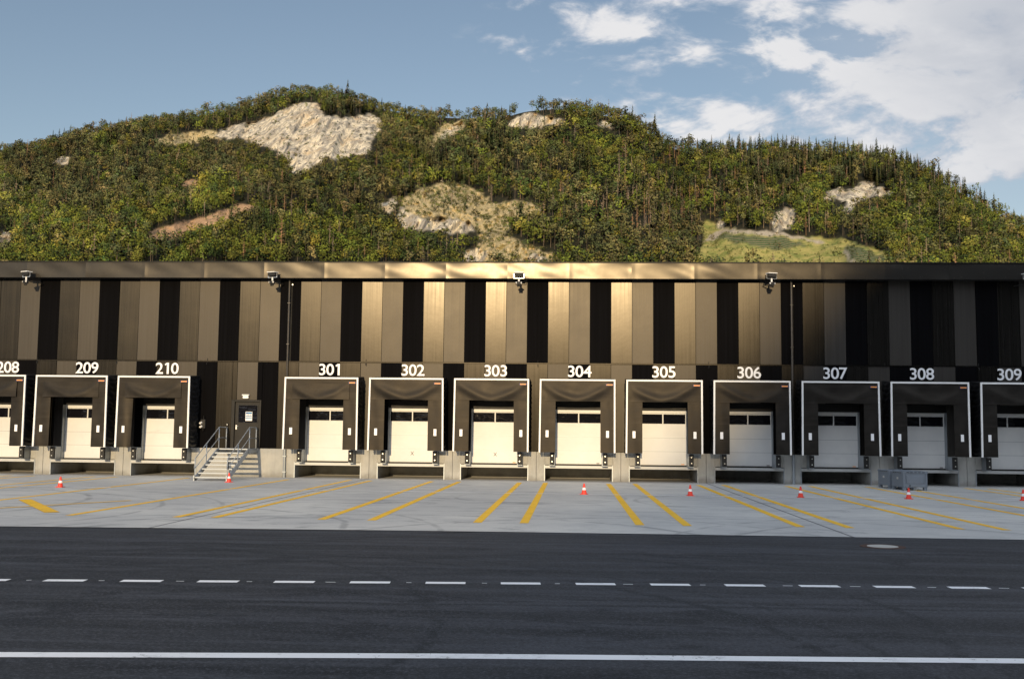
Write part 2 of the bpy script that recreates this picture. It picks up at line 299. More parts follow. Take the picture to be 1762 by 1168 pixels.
def panel_fn(c, r, spec, streak=.25, rv=.16, an=.62):
    def fn(T):
        p = obj(T); q_ = T.vadd(p, T.n('ShaderNodeCombineXYZ', {0: T.m('MULTIPLY', T.n('ShaderNodeObjectInfo', out=None).outputs['Random'], 60.0), 1: 0.0, 2: 0.0}))
        st = T.noise(T.n('ShaderNodeMapping', {'Vector': q_, 'Scale': (9, 9, .10)}), 1.2, 3, .6)
        st2 = T.noise(T.n('ShaderNodeMapping', {'Vector': q_, 'Scale': (26, 26, .25)}), 1.5, 2, .5)
        cloud = T.noise(q_, .8, 4, .55)
        k = T.m('ADD', T.m('MULTIPLY', st, .6), T.m('MULTIPLY', st2, .4))
        col = T.mix(T.ramp(k, .3, .7), tuple(v*(1-streak) for v in c), tuple(v*(1+streak) for v in c))
        rr = T.m('ADD', T.m('MULTIPLY_ADD', T.m('SUBTRACT', k, .5), rv, r), T.m('MULTIPLY', T.m('SUBTRACT', cloud, .5), .08))
        rib = T.n('ShaderNodeTexWave', {'Vector': p, 'Scale': 4.0, 'Distortion': 0.0}, wave_type='BANDS', bands_direction='X', out=1)
        h = T.m('ADD', T.m('MULTIPLY', rib, .25), T.m('ADD', T.m('MULTIPLY', st, .6), T.m('MULTIPLY', cloud, 1.6)))
        h = T.m('ADD', T.m('MULTIPLY', h, .12), T.m('MULTIPLY', cloud, .5))
        return {'Base Color': col, 'Roughness': rr, 'Anisotropic': an, 'Tangent': T.n('ShaderNodeCombineXYZ', {0: 1.0, 1: 0.0, 2: 0.0}), 'Specular IOR Level': spec, 'Specular Tint': (1.0, .90, .74), 'Normal': bump(T, h, .35, .006)}
    return mat('cladding', fn)
M['pk'] = panel_fn((.0038, .0038, .0046), .65, .015, an=0.0)
M['pm'] = panel_fn((.0072, .0068, .0066), .250, .25)
M['pl'] = panel_fn((.039, .0365, .0345), .36, .21, .15, .10)
for k, nme in (('pk', 'black_ribbed_cladding'), ('pm', 'bronze_ribbed_cladding'), ('pl', 'champagne_ribbed_cladding')): M[k].name = nme
def fascia_fn(T):
    p = obj(T); info = T.n('ShaderNodeObjectInfo', out=None).outputs['Random']
    pr = T.vadd(p, T.n('ShaderNodeCombineXYZ', {0: T.m('MULTIPLY', info, 40.0), 1: 0.0, 2: 0.0}))
    soft = T.noise(T.n('ShaderNodeMapping', {'Vector': pr, 'Scale': (.9, 1, 1.3)}), 1.0, 2, .45)
    fine = T.noise(pr, 5, 4, .6)
    drip = T.noise(T.n('ShaderNodeMapping', {'Vector': pr, 'Scale': (8, 8, .7)}), 1.0, 4, .6)
    col = T.mix(T.ramp(drip, .5, .8, 0, .35), (.022, .021, .020), (.016, .0155, .015))
    return {'Base Color': col, 'Roughness': T.m('MULTIPLY_ADD', fine, .06, .235), 'Anisotropic': .3, 'Tangent': T.n('ShaderNodeCombineXYZ', {0: 1.0, 1: 0.0, 2: 0.0}), 'Specular IOR Level': .36, 'Specular Tint': (1.0, .90, .74), 'Normal': bump(T, soft, .16, .02)}
M['fascia'] = mat('coated_metal_fascia', fascia_fn)
M['soffit'] = simple('black_shadow_gap', (.006, .006, .006), .8)
def curtain_fn(T):
    p = obj(T); n = T.noise(p, 1.6, 4, .5, .4); f = T.noise(p, 30, 2, .6)
    lines = T.noise(T.n('ShaderNodeMapping', {'Vector': p, 'Scale': (.6, 1, 14)}), 1.0, 3, .6)
    sc = T.noise(T.vadd(p, (5, 5, 5)), 3.4, 5, .7, .8)
    col = T.mix(T.ramp(n, .35, .7), (.010, .0095, .0095), (.017, .016, .0155))
    col = T.mix(T.ramp(lines, .5, .75, 0, .4), col, (.034, .030, .027))
    col = T.mix(T.ramp(sc, .68, .78, 0, .35), col, (.09, .085, .08))
    return {'Base Color': col, 'Roughness': T.m('MULTIPLY_ADD', n, .2, .36), 'Specular IOR Level': .20, 'Specular Tint': (1.0, .88, .72), 'Normal': bump(T, T.m('ADD', T.m('MULTIPLY', f, .1), n), .35, .02)}
M['curtain'] = mat('rubber_curtain', curtain_fn)
M['bellows'] = simple('black_bellows_fabric', (.007, .007, .008), .55, var=.3, sc=6)
M['trim'] = simple('white_shelter_trim', (.76, .76, .76), .45, var=.12, sc=3)
M['cream'] = None
def door_fn(T):
    p = pos(T); x, y, z = sepx(T, p)
    n = T.noise(p, .8, 5, .6); st = T.noise(T.n('ShaderNodeMapping', {'Vector': p, 'Scale': (.8, 1, 6)}), 1.0, 4, .6)
    sm = T.noise(T.n('ShaderNodeMapping', {'Vector': p, 'Scale': (.7, 1, 1.6), 'Location': (1.7, 0, 3.3)}), .9, 5, .65, .8)
    c = T.mix(T.ramp(n, .3, .7), (.62, .63, .64), (.69, .70, .70))
    c = T.mix(T.ramp(st, .5, .8, 0, .25), c, (.60, .61, .61))
    c = T.mix(T.ramp(sm, .62, .78, 0, .45), c, (.40, .415, .42))
    return {'Base Color': c, 'Roughness': .45, 'Normal': bump(T, st, .08, .01)}
M['cream'] = mat('sectional_door_paint', door_fn)
def glass_fn(T):
    p = pos(T); n = T.noise(p, 2.6, 2, .5, 1.5)
    ring = T.n('ShaderNodeTexWave', {'Vector': p, 'Scale': 1.4, 'Distortion': 7.0, 'Detail': 1.0, 'Detail Scale': 1.2}, wave_type='RINGS', out=1)
    return {'Base Color': (.006, .006, .009), 'Roughness': .05, 'Normal': bump(T, T.m('ADD', n, T.m('MULTIPLY', ring, .4)), .25, .02), 'Specular IOR Level': .35}
M['glass'] = mat('dark_door_glass', glass_fn)
M['galv'] = simple('galvanised_steel', (.30, .33, .36), .45, .55, var=.15, sc=4)
M['stairsteel'] = simple('stair_galvanised_steel', (.36, .39, .42), .5, .35, var=.15, sc=5)
M['blade'] = simple('leveller_lip_paint', (.42, .43, .43), .5, .2, var=.18, sc=3)
M['black'] = simple('black_rubber', (.012, .012, .012), .7, var=.2, sc=8)
M['darkmetal'] = simple('dark_door_metal', (.012, .0115, .0115), .5, .0, var=.15, sc=2, spec=.2)
M['pipe'] = simple('bronze_downpipe', (.05, .045, .04), .30, .2, var=.1, sc=3)
M['number'] = simple('white_number_vinyl', (.82, .82, .84), .45, var=.03, sc=2)
M['white'] = simple('white_plastic', (.78, .78, .77), .4, var=.04, sc=3)
M['orange'] = simple('orange_print', (.95, .36, .04), .5, var=.04)
M['blue'] = simple('blue_print', (.02, .035, .16), .5, var=.04)
M['teal'] = simple('teal_print', (.015, .15, .33), .5, var=.04)
M['conered'] = simple('red_cone_plastic', (.72, .040, .018), .45, var=.12, sc=6)
M['conewhite'] = simple('white_cone_band', (.80, .80, .80), .4, var=.08, sc=6)
M['box'] = simple('grey_box_plastic', (.16, .185, .22), .55, var=.15, sc=3)
M['iron'] = simple('manhole_iron', (.48, .47, .44), .6, .2, var=.25, sc=8)
M['rust'] = simple('manhole_frame_iron', (.065, .030, .018), .8, var=.3, sc=8)
M['bolt'] = simple('zinc_bolt', (.65, .65, .62), .3, .8)
M['roofing'] = simple('roof_gravel', (.18, .18, .17), .9, var=.2, sc=1)

# ------------------------------------------------------------------ ground
def poly(name, pts, z, m, kind='structure'):
    mb = MB(); mb.add([(x, y, z) for x, y in pts], [tuple(range(len(pts)))])
    return tag(mb.build(name, m), kind=kind)
poly('ground', [(-2500, -2500), (2500, -2500), (2500, 2500), (-2500, 2500)], -0.03, M['ground'])
edge = [(-160, -26.9), (-40, -26.8), (-13.05, -26.55), (-9.07, -26.32), (-4, -26.02), (-1.35, -25.93), (4.18, -25.88), (10.1, -25.83), (40, -25.6), (160, -25.2)]
poly('road', [(-160, -90), (160, -90)] + [(x, y+.15) for x, y in reversed(edge)], -0.012, M['asphalt'])
ap = MB()
ap.add([(x, y, 0) for x, y in edge] + [(160, .02, 0), (-160, .02, 0)], [tuple(range(len(edge)+2))])
CEN = {208: -27.75, 209: -23.75, 210: -19.75}
for k in range(1, 10): CEN[300+k] = -11.71 + 4*(k-1) + .02*(k > 1)
CW = {k: c + .05 for k, c in CEN.items()}        # centre of each bay on the wall
for k, c in CW.items():
    ap.add([(c-1.6, .02, 0), (c+1.6, .02, 0), (c+1.6, 3.4, 0), (c-1.6, 3.4, 0)], [(0, 1, 2, 3)])
tag(ap.build('concrete_yard', M['apron']), kind='structure')

def strip(mb, p, q, w, z=0.004):
    p, q = Vector((*p, z)), Vector((*q, z)); d = (q-p).normalized(); n = Vector((-d.y, d.x, 0))*w/2
    mb.quad(p-n, q-n, q+n, p+n)
def line(name, p, q, w, m, z=0.004):
    mb = MB(); strip(mb, p, q, w, z); return tag(mb.build(name, m), kind='structure')
ye = -23.5
for x in (-12.98, -10.16, -9.15, -6.35, -5.09, -2.32, -1.14, 1.70, 2.9, 5.73, 6.9, 9.66, 10.75, 13.27, 14.6, 17.6, 18.5, 21.6, 22.6):
    line('bay_line', (x, -1.9 + .2*math.sin(x*3)), (x + .03*math.sin(x), ye - .15*math.sin(x*5)), .22, M['yellow'])
for x in (-17.75, -21.2, -22.3, -25.2, -26.3, -29.2, -30.3):
    line('bay_line', (x, -1.7), (x, ye), .22, M['yellow'])
line('bay_line', (-17.4, -23.9), (-13.83, -17.5), .17, M['yellow'], .008)
line('bay_line', (-17.15, -17.75), (-13.85, -22.55), .38, M['yellow'], .010)
line('cone_line', (-60, -10.95), (-17.6, -10.5), .20, M['white_line'], .008)
line('cone_line', (-13.4, -10.45), (-2.2, -10.6), .20, M['white_line'], .008)
line('cone_line', (-2.2, -10.6), (60, -11.0), .20, M['white_line'], .008)
def dashp(x): return -34.27 + .087*(x+2.7) - .0022*(x+2.7)**2*(x > -2.7)
for i in range(-9, 17):
    x = -7.84 + 1.132*i; q = .60
    line('lane_dash', (x, dashp(x)), (x+q, dashp(x+q)), .21, M['white_line'], -.008)
for p_, q_ in (((-40, -42.2), (-5.7, -39.80)), ((-5.7, -39.80), (-1.42, -39.40)), ((-1.42, -39.40), (4.28, -39.02)), ((4.28, -39.02), (40, -36.6))):
    line('edge_line', p_, q_, .235, M['white_line'], -.008)
rsd = random.Random(5)
for i in range(-6, 14):
    x = -7.84 + 1.132*i + .80 + rsd.uniform(-.08, .08); line('paint_speck', (x, dashp(x)), (x+rsd.uniform(.06, .16), dashp(x+.1)), .035, M['white_line'], -.008)

# manhole cover set in the road
mh = empty('manhole_cover', (6.47, -27.75, -.012))
tag(mh, 'round pale iron manhole cover in a dark rusty frame, set in the black road', 'manhole cover')
MB().tube([(0, 0, -.02), (0, 0, .006)], .46, 40).build('frame', M['rust'], mh)
MB().tube([(0, 0, -.02), (0, 0, .011)], .31, 40).build('lid', M['iron'], mh)
for sx in (-1, 1): MB().box(sx*.40-.05, sx*.40+.05, -.05, .05, 0, .009).build('hinge', M['rust'], mh)

# ------------------------------------------------------------------ the warehouse
wh = empty('warehouse', (0, 0, 0))
tag(wh, 'long dark warehouse with striped metal cladding above a row of numbered loading docks', 'warehouse')
ZC, ZJ, ZP, ZR = 1.37, 5.565, 9.60, 10.37
keys = sorted(CW); XL, XR = -75.0, 75.0
# concrete plinth with the pit openings left out
def block(*bx): MB().box(*bx).build('plinth_block', M['conc'], wh, bevel=.006)
g = .008; prev = XL
for k in keys:
    c = CW[k]; l, r = c-1.6, c+1.6
    n = 2 if l-prev < 2 else max(1, round((l-prev)/4.0)); st_ = (l-prev)/n
    for i in range(n): block(prev+i*st_+(g if i else 0), prev+(i+1)*st_-(g if i < n-1 else 0), .02, .45, -.05, ZC)
    block(l+.002, c-1.13, .022, .45, .76, ZC); block(c+1.13, r-.002, .022, .45, .76, ZC)
    prev = r
for i in range(12):
    st_ = (XR-prev)/12; block(prev+i*st_+g, prev+(i+1)*st_-g, .02, .45, -.05, ZC)
# pit walls and pit ceilings
for k in keys:
    c = CW[k]; mb = MB()
    mb.box(c-1.62, c-1.6, .46, 3.4, 0, .62); mb.box(c+1.6, c+1.62, .46, 3.4, 0, .62); mb.box(c-1.62, c+1.62, 3.4, 3.45, 0, .62)
    mb.box(c-1.62, c+1.62, .46, 3.45, .62, .66)
    mb.build('leveller_pit', M['conc'], wh)
    lv = MB().box(c-1.585, c+1.585, -.03, .06, .60, .735).box(c-1.56, c+1.56, .06, 1.6, .68, .735).build('dock_leveller', M['blade'], wh, bevel=.006)
    mb = MB()
    for s in (-1, 1): mb.box(c+s*1.605-.022, c+s*1.605+.022, -.006, .05, 0, .755)
    mb.box(c-1.583, c+1.583, -.004, .03, .739, .757, 1)
    mb.build('edge_angle', [M['galv'], M['black']], wh)
# body of the building
MB().box(XL, XR, .5, 70, 0.7, ZR-.35).build('roof_and_walls', M['roofing'], wh)
for i in range(0):
    pass
# backing wall with door openings so nothing shows through
mb = MB(); prev = XL
for k in keys:
    c = CW[k]; mb.box(prev, c-1.13, .075, .49, ZC+.005, 3.72); prev = c+1.13
mb.box(prev, XR, .075, .49, ZC+.005, 3.72); mb.box(XL, XR, .075, .49, 3.725, ZP)
mb.build('backing_wall', M['soffit'], wh)

# cladding: one metre panels, black / bronze / champagne
J0, JP = -13.185, 1.0045
MK = 'KML'
def panel(x0, x1, z0, z1, kind):
    m = {'K': M['pk'], 'M': M['pm'], 'L': M['pl']}[kind]
    w = x1-x0-.012; h = z1-z0
    mb = MB().box(-w/2, w/2, -.03, .03, 0, h)
    o = mb.build('facade_panel', m, wh, bevel=.006, loc=((x0+x1)/2, .035, z0))
    o.rotation_euler = (random.gauss(0, .0035), 0, random.gauss(0, .010))
    if kind == 'K': o['label'] = 'black facade panel'
    elif kind == 'M': o['label'] = 'bronze facade panel'
    else: o['label'] = 'champagne facade panel'
# upper row; index 0 starts at x=J0 and is bronze
for n in range(-15, 35):
    x0 = J0 + n*JP; kind = 'MLK'[n % 3]
    if n == -1:      # the downpipe splits this bay
        panel(x0, x0+.44, ZJ+.03, ZP, 'K'); panel(x0+.58, x0+JP, ZJ+.03, ZP, 'K')
    elif n == 23:
        panel(x0, x0+.44, ZJ+.03, ZP, 'K'); panel(x0+.58, x0+JP, ZJ+.03, ZP, 'K')
    else: panel(x0, x0+JP, ZJ+.03, ZP, kind)
rest = MB().box(XL, J0-15*JP-.02, .02, .07, ZC+.01, ZP).box(J0+35*JP+.02, XR, .02, .07, ZC+.01, ZP); rest.build('plain_cladding', M['pm'], wh)
# lower row: same joints, the pattern moved on by one panel, cut round the doors
for n in range(-15, 35):
    x0 = J0 + n*JP; x1 = x0+JP; kind = 'LKM'[n % 3]
    if n == 14: kind = 'M'
    z0 = ZC+.012
    # door openings
    hit = [CW[k] for k in keys if CW[k]-1.13 < x1-.02 and CW[k]+1.13 > x0+.02]
    if x0 < -15.0 and x1 > -16.4: # above the staff door
        for a, b, zz in ((x0, min(x1, -16.43), z0), (max(x0, -16.43), min(x1, -14.95), 3.70), (max(x0, -14.95), x1, z0)):
            if b-a > .05: panel(a, b, zz, ZJ-.03, kind)
        continue
    if not hit: panel(x0, x1, z0, ZJ-.03, kind)
    else:
        c = hit[0]; a, b = max(x0, c-1.13), min(x1, c+1.13)
        panel(x0, x1, 3.745, ZJ-.03, kind)
        if a-x0 > .08: panel(x0, a, z0, 3.735, kind)
        if x1-b > .08: panel(b, x1, z0, 3.735, kind)
MB().box(XL, XR, -.012, .07, ZJ-.022, ZJ+.022).build('joint_trim', M['pm'], wh)
# small eye bolts under the joint
for x in (-26.2, -22.2, -17.7, -9.9, -1.6, 6.5, 14.7, 19.0):
    mb = MB().tube([(x, -.02, ZJ-.06), (x, -.10, ZJ-.09), (x, -.09, ZJ-.16)], .018, 6).tube([(x, 0, ZJ+.02), (x, -.03, ZJ+.14)], .012, 6)
    mb.build('eye_bolt', M['black'], wh)
# fascia: three metre buckled sheets
FX = -14.862 - 2.948*11
n = 0
while FX + 2.948*n < XR:
    x0 = FX + 2.948*n; w = 2.948
    rs = random.Random(n)
    ph = [rs.uniform(0, 6.28) for _ in range(4)]
    def fn(u, v, ph=ph, w=w):
        b = .011*math.sin(3.1*u+ph[0])*math.sin(3.14*v) + .006*math.sin(7.3*u+ph[1]+2*v)*math.sin(3.14*v)**.7 + .003*math.sin(11*u+5*v+ph[2])
        ed = min(u, 1-u)*w
        b += .004*math.exp(-(ed/.10)**2)
        return (u*w+.0, -b, v*(ZR-.05-9.575))
    mb = MB().grid(fn, 46, 12)
    mb.build('fascia_panel', M['fascia'], wh, smooth=True, loc=(x0, -.6, 9.575))
    n += 1
MB().box(XL, XR, -.645, -.2, ZR-.048, ZR).build('roof_edge_cap', M['darkmetal'], wh)
MB().box(XL, XR, -.58, .5, 9.59, 9.62).box(XL, XR, -.50, -.47, 9.63, ZR-.06).build('soffit', M['soffit'], wh)
MB().box(XL, XR, -.19, 70, ZR-.33, ZR-.05).build('roof', M['roofing'], wh)
# downpipes
for x in (-13.74, 10.40):
    mb = MB().tube([(x, -.06, 1.36), (x, -.06, 9.58)], .05, 12)
    for z in (2.6, 4.6, 6.4, 8.4): mb.box(x-.065, x+.065, -.115, .02, z, z+.03)
    mb.build('downpipe', M['pipe'], wh, smooth=False)
    MB().tube([(x, -.06, 0), (x, -.06, 1.358)], .065, 12).box(x-.085, x+.085, -.13, .03, .25, .29).box(x-.085, x+.085, -.13, .03, 1.0, 1.04).build('downpipe_foot', M['galv'], wh)
    MB().box(x+.11, x+.16, -.02, .06, 9.3, 9.36).build('pipe_clip', M['bolt'], wh)
# dock numbers
def digit(ch):
    """outline of one numeral, feet at z = 0, height 1"""
    cu = bpy.data.curves.new('n', 'FONT'); cu.body = '6' if ch == '9' else ch; cu.size = 1; cu.offset = .012; cu.extrude = .006
    o = bpy.data.objects.new('n', cu); COL.objects.link(o); bpy.context.view_layer.update()
    me = bpy.data.meshes.new_from_object(o.evaluated_get(bpy.context.evaluated_depsgraph_get())); bpy.data.objects.remove(o)
    co = np.array([v.co[:] for v in me.vertices]); fs = [tuple(q_.vertices) for q_ in me.polygons]
    x, y, z = co.T; h = y.max()-y.min()
    x = (x-(x.min()+x.max())/2)/h; y = (y-y.min())/h
    if ch == '9': x = -x; y = 1-y
    if ch == '1':      # the slanting flag of the numeral one
        l = x.min(); n0 = len(x); zz = z.max()
        fx_ = [l, l-.19, l-.13, l]; fy_ = [1.0, .87, .75, .83]
        x = np.concatenate([x, fx_, fx_]); y = np.concatenate([y, fy_, fy_]); z = np.concatenate([z, [zz]*4, [-zz]*4])
        fs += [(n0, n0+1, n0+2, n0+3), (n0+7, n0+6, n0+5, n0+4)] + [(n0+a, n0+4+a, n0+4+(a+1) % 4, n0+(a+1) % 4) for a in range(4)]
        x = x+.06
    return x, y, z, fs
DIG = {ch: digit(ch) for ch in '0123456789'}
def number(k):
    mb = MB(); H_ = .55
    for i, ch in enumerate(str(k)):
        x, y, z, fs = DIG[ch]; cx_ = (i-1)*.385 + 0
        mb.add(np.stack([cx_ + x*H_*1.06, -z, y*H_], 1).tolist(), fs)
    me = mb.mesh('dock_number', M['number'])
    ob = link('dock_number', me, wh, (CEN[k]+.07, -.030, 4.925)); ob['label'] = 'white number %d' % k
for k in keys: number(k)

# sectional doors
def door(k):
    c = CW[k]; Y = .30
    mb = MB()
    zs = [.80, 1.44, 2.075, 2.72]
    for a, b in zip(zs, zs[1:]): mb.box(c-1.1, c+1.1, Y, Y+.05, a+.008, b-.008)
    mb.box(c-1.09, c+1.09, Y+.012, Y+.045, .80, 2.72)
    for z_ in (1.44, 2.075): mb.box(c-1.095, c+1.095, Y+.006, Y+.011, z_-.007, z_+.007, 1)
    d = mb.build('dock_door', [M['cream'], M['galv']], wh)
    fr = MB().box(c-1.1, c+1.1, Y, Y+.05, 2.722, 2.752).box(c-1.1, c+1.1, Y, Y+.05, 3.205, 3.245)
    fr.box(c-.027, c+.027, Y, Y+.05, 2.753, 3.204).box(c-1.1, c-1.06, Y, Y+.05, 2.753, 3.204).box(c+1.06, c+1.1, Y, Y+.05, 2.753, 3.204)
    fr.build('window_frame', M['cream'], d)
    for s in (-1, 1):
        a, b = (c-1.06, c-.028) if s < 0 else (c+.028, c+1.06)
        MB().box(a, b, Y+.02, Y+.03, 2.755, 3.202).build('pane', M['glass'], d)
    MB().box(c-1.12, c+1.12, Y-.04, Y+.04, 3.25, 3.385).build('door_header', M['cream'], d, bevel=.01)
    MB().box(c-1.13, c+1.13, .10, .4, 3.39, 3.72).build('lintel', M['darkmetal'], d)
    for s in (-1, 1): MB().box(*(sorted((c+s*1.101, c+s*1.13))), .02, .40, .74, 3.39).build('door_jamb', M['galv'], d)
    MB().box(c-1.1, c+1.1, .25, .4, .74, .797).build('threshold', M['black'], d)
    if k in (302, 303):
        x = c+.02; z = 1.22
        MB().bar((x-.07, Y-.004, z-.09), (x+.07, Y-.004, z+.09), .006, .02).bar((x-.07, Y-.004, z+.09), (x+.07, Y-.004, z-.09), .006, .02).build('cross_mark', M['rust'], d)
    if k >= 303:
        MB().box(c+.86, c+1.0, Y-.006, Y, .825, .86).build('small_plate', M['orange'] if k % 2 else M['rust'], d)
for k in keys: door(k)
# bumpers on galvanised brackets
for k in keys:
    c = CW[k]
    for s in (-1, 1):
        a, b = sorted((c+s*1.135, c+s*1.34))
        br = MB().box(a-.02 if s > 0 else a, b if s > 0 else b+.02, -.52, .018, .765, 1.35).box(a-.03, b+.03, -.60, -.10, .735, .763).build('bumper_bracket', M['galv'], wh, bevel=.004)
        bu = MB().box(a, b, -.66, -.522, .79, 1.345).build('bumper', M['black'], br, bevel=.012)
        MB().tube([((a+b)/2, -.675, 1.20), ((a+b)/2, -.65, 1.20)], .028, 10).tube([((a+b)/2, -.675, .93), ((a+b)/2, -.65, .93)], .028, 10).build('bolt', M['bolt'], bu)

# staff door
dz0 = 1.395
sd = MB().box(-16.25, -15.05, .03, .07, dz0, 3.60).build('staff_door', M['darkmetal'], wh, bevel=.004)
MB().box(-16.42, -16.26, -.06, .07, dz0-.02, 3.70).box(-15.04, -14.96, -.06, .07, dz0-.02, 3.70).box(-16.26, -15.04, -.06, .07, 3.61, 3.70).build('door_frame', M['darkmetal'], sd, bevel=.006)
MB().box(-16.08, -15.16, .015, .029, 2.62, 3.44).build('pane', M['glass'], sd)
MB().box(-16.11, -16.08, .005, .03, 2.59, 3.47).box(-15.16, -15.13, .005, .03, 2.59, 3.47).box(-16.08, -15.16, .005, .03, 3.44, 3.47).box(-16.08, -15.16, .005, .03, 2.59, 2.62).build('window_frame', M['black'], sd)
MB().box(-16.20, -16.14, .0, .029, 2.28, 2.48).tube([(-16.17, .01, 2.43), (-16.17, -.05, 2.43), (-16.06, -.05, 2.43)], .014, 8).build('handle', M['bolt'], sd)
# notice taped inside the window of the staff door
nt = empty('notice', (-15.57, .0, 2.69))
tag(nt, 'white and blue printed notice on the window of the staff door', 'notice')
MB().box(-.165, .165, .004, .012, 0, .44).build('sheet', M['white'], nt)
MB().box(-.15, .15, .0005, .0035, .33, .42).box(-.15, .15, .0005, .0035, .19, .235).box(-.15, .15, .0005, .0035, .10, .145).build('print', M['teal'], nt)
MB().box(-.12, -.05, -.0005, .0, .35, .40).box(-.02, .02, .0005, .0035, .27, .30).box(.06, .10, .0005, .0035, .27, .30).box(-.10, -.06, .0005, .0035, .27, .30).box(-.15, .15, .0005, .0035, .245, .25).build('lettering', M['blue'], nt)
# lamp above the staff door
el = empty('door_lamp', (-15.72, -.0, 3.76))
tag(el, 'small white lamp fixed above the staff door', 'lamp')
MB().box(-.14, .14, -.14, .0, 0, .15).build('lamp_body', M['white'], el, bevel=.02)
MB().box(-.175, .175, -.17, .0, .152, .20).build('lamp_cap', M['white'], el, bevel=.012)
# socket box on the wall
so = empty('power_socket', (-17.77, 0, 2.30))
tag(so, 'black power socket box with two pale plugs on the wall beside dock 210', 'socket')
MB().box(-.12, .12, -.16, .0, 0, .44).build('socket_box', M['black'], so, bevel=.02)
for dx_, dz_ in ((-.07, .28), (-.06, .10)): MB().tube([(dx_, -.16, dz_), (dx_-.03, -.26, dz_-.03)], [.06, .05], 10).build('plug', M['white'], so)
MB().tube([(.03, -.16, .44), (.05, -.19, .55), (.02, -.1, .60)], .015, 6).tube([(.02, -.16, .0), (.03, -.18, -.08), (.0, -.05, -.14)], .015, 6).build('cable', M['black'], so)
kb = empty('key_switch', (-16.60, 0, 2.42))
tag(kb, 'small dark key switch on the wall left of the staff door', 'switch')
MB().box(-.055, .055, -.05, .0, 0, .15).build('switch_box', M['darkmetal'], kb, bevel=.01)
MB().tube([(0, -.065, .08), (0, -.05, .08)], .022, 10).build('key_lock', M['bolt'], kb)

# ------------------------------------------------------------------ dock shelters
def fabric(seed, V=0.0, sag=.02):
    rs = random.Random(seed); ph = [rs.uniform(0, 6.28) for _ in range(6)]
    def f(u, v):          # u,v 0..1, v=1 top
        x = (u-.5)*2
        d = sag*.35*math.sin(4.0*u+ph[0])*(1-v) + .005*math.sin(7*u+ph[1]+2*v) + .003*math.sin(9*v+ph[2]+5*u)
        if V:             # a swag hanging from the two top corners
            c = .06 + .80*abs(x+.08*math.sin(ph[3]))**1.5
            d += V*math.exp(-((v-c)/.24)**2)*max(0, 1-abs(x)**3)
        return -d
    return f
def shelter(k, style):
    c = CEN[k]; s = empty('dock_shelter', (c, 0, 0)); rs = random.Random(k)
    F = -1.40
    fr = MB()
    fr.box(-1.77, 1.73, F, F+.06, 4.680, 4.755).box(-1.77, -1.695, F, F+.06, 1.375, 4.680).box(1.655, 1.73, F, F+.06, 1.375, 4.680)
    lean = rs.uniform(-.02, .02)
    fr.v = [(x + (-.03 if x < 0 else .02+lean)*(4.76-z)/3.4*(1 if z < 4 else 0), y, z) for x, y, z in fr.v]
    fr.build('frame_trim', M['trim'], s)
    # top cover, sloping a little down to the front
    MB().add([(-1.76, F+.062, 4.74), (1.72, F+.062, 4.74), (1.72, 0.0, 4.86), (-1.76, 0.0, 4.86), (-1.76, F+.062, 4.70), (1.72, F+.062, 4.70), (1.72, 0.0, 4.80), (-1.76, 0.0, 4.80)],
             [(0, 1, 2, 3), (7, 6, 5, 4), (0, 4, 5, 1), (1, 5, 6, 2), (2, 6, 7, 3), (3, 7, 4, 0)]).build('top_cover', M['bellows'], s)
    # bellows at both sides
    for sd_ in (-1, 1):
        xo = -1.745 if sd_ < 0 else 1.705
        ph = rs.uniform(0, 6)
        def fn(u, v, sd_=sd_, xo=xo, ph=ph):
            y = F+.07 + u*(1.33); z = 1.385 + v*(4.70-1.385 + u*.10)
            w = abs(math.sin(v*46+ph + 2.2*math.sin(u*3.14) + .6*math.sin(v*13+ph)))
            return (xo + sd_*(.055*w*math.sin(3.14*min(1, u*1.0))**.5 + .02*math.sin(u*12+v*30+ph)), y, z)
        mb = MB().grid(fn, 14, 150)
        mb.grid(lambda u, v, xo=xo, sd_=sd_: (xo-sd_*.04, F+.07+u*1.33, 1.385+v*3.3), 1, 1)
        mb.build('side_bellows', M['bellows'], s, smooth=True)
    hd = fabric(k, V=.0 if style == 'split' else .060)
    MB().grid(lambda u, v: (-1.692+u*3.344, F+.03+hd(u, v), 3.738+v*.940 + (.012*math.sin(u*5+k) if v < .05 else 0)), 60, 26).build('head_curtain', M['curtain'], s, smooth=True)
    if style == 'split':
        h2 = fabric(k+50, V=.035, sag=.09)
        MB().grid(lambda u, v: (-1.385+u*2.71, F-.012+h2(u, v)-.02*(1-v), 3.722+v*.73), 50, 20).build('head_flap', M['curtain'], s, smooth=True)
    for sd_ in (-1, 1):
        f2 = fabric(k*3+sd_, sag=.012); inner = 1.055+rs.uniform(-.02, .02)
        curl = .10 if (k == 210 and sd_ < 0) else rs.uniform(0, .03)
        def fn(u, v, sd_=sd_, f2=f2, inner=inner, curl=curl):
            xi = inner - .02 + curl*(1-v)*.5
            x = (-1.692+u*(1.692-xi)) if sd_ < 0 else (1.652-(1-u)*(1.652-xi))
            yy = F+.045 + f2(u, v)*.6 + curl*.8*((u if sd_ < 0 else 1-u)**3)
            return (x, yy, 1.378+v*2.372)
        cu = MB().grid(fn, 14, 22).build('side_curtain', M['curtain'], s, smooth=True)
        xm = -1.415 if sd_ < 0 else 1.37
        MB().box(xm-.066, xm+.066, F+.008, F+.022, 2.07, 2.385).build('reflective_marker', M['number'], cu)
    pl_ = MB().box(1.29, 1.63, F-.045, F-.03, 4.462, 4.542, 0)
    x = 1.318
    rsx = random.Random(3)
    while x < 1.60:
        w = .018+.012*rsx.random(); pl_.box(x, x+w, F-.048, F-.0455, 4.476, 4.528, 1); x += w+.006
    pl_.build('maker_plate', [M['blue'], M['orange']], s)
    return s
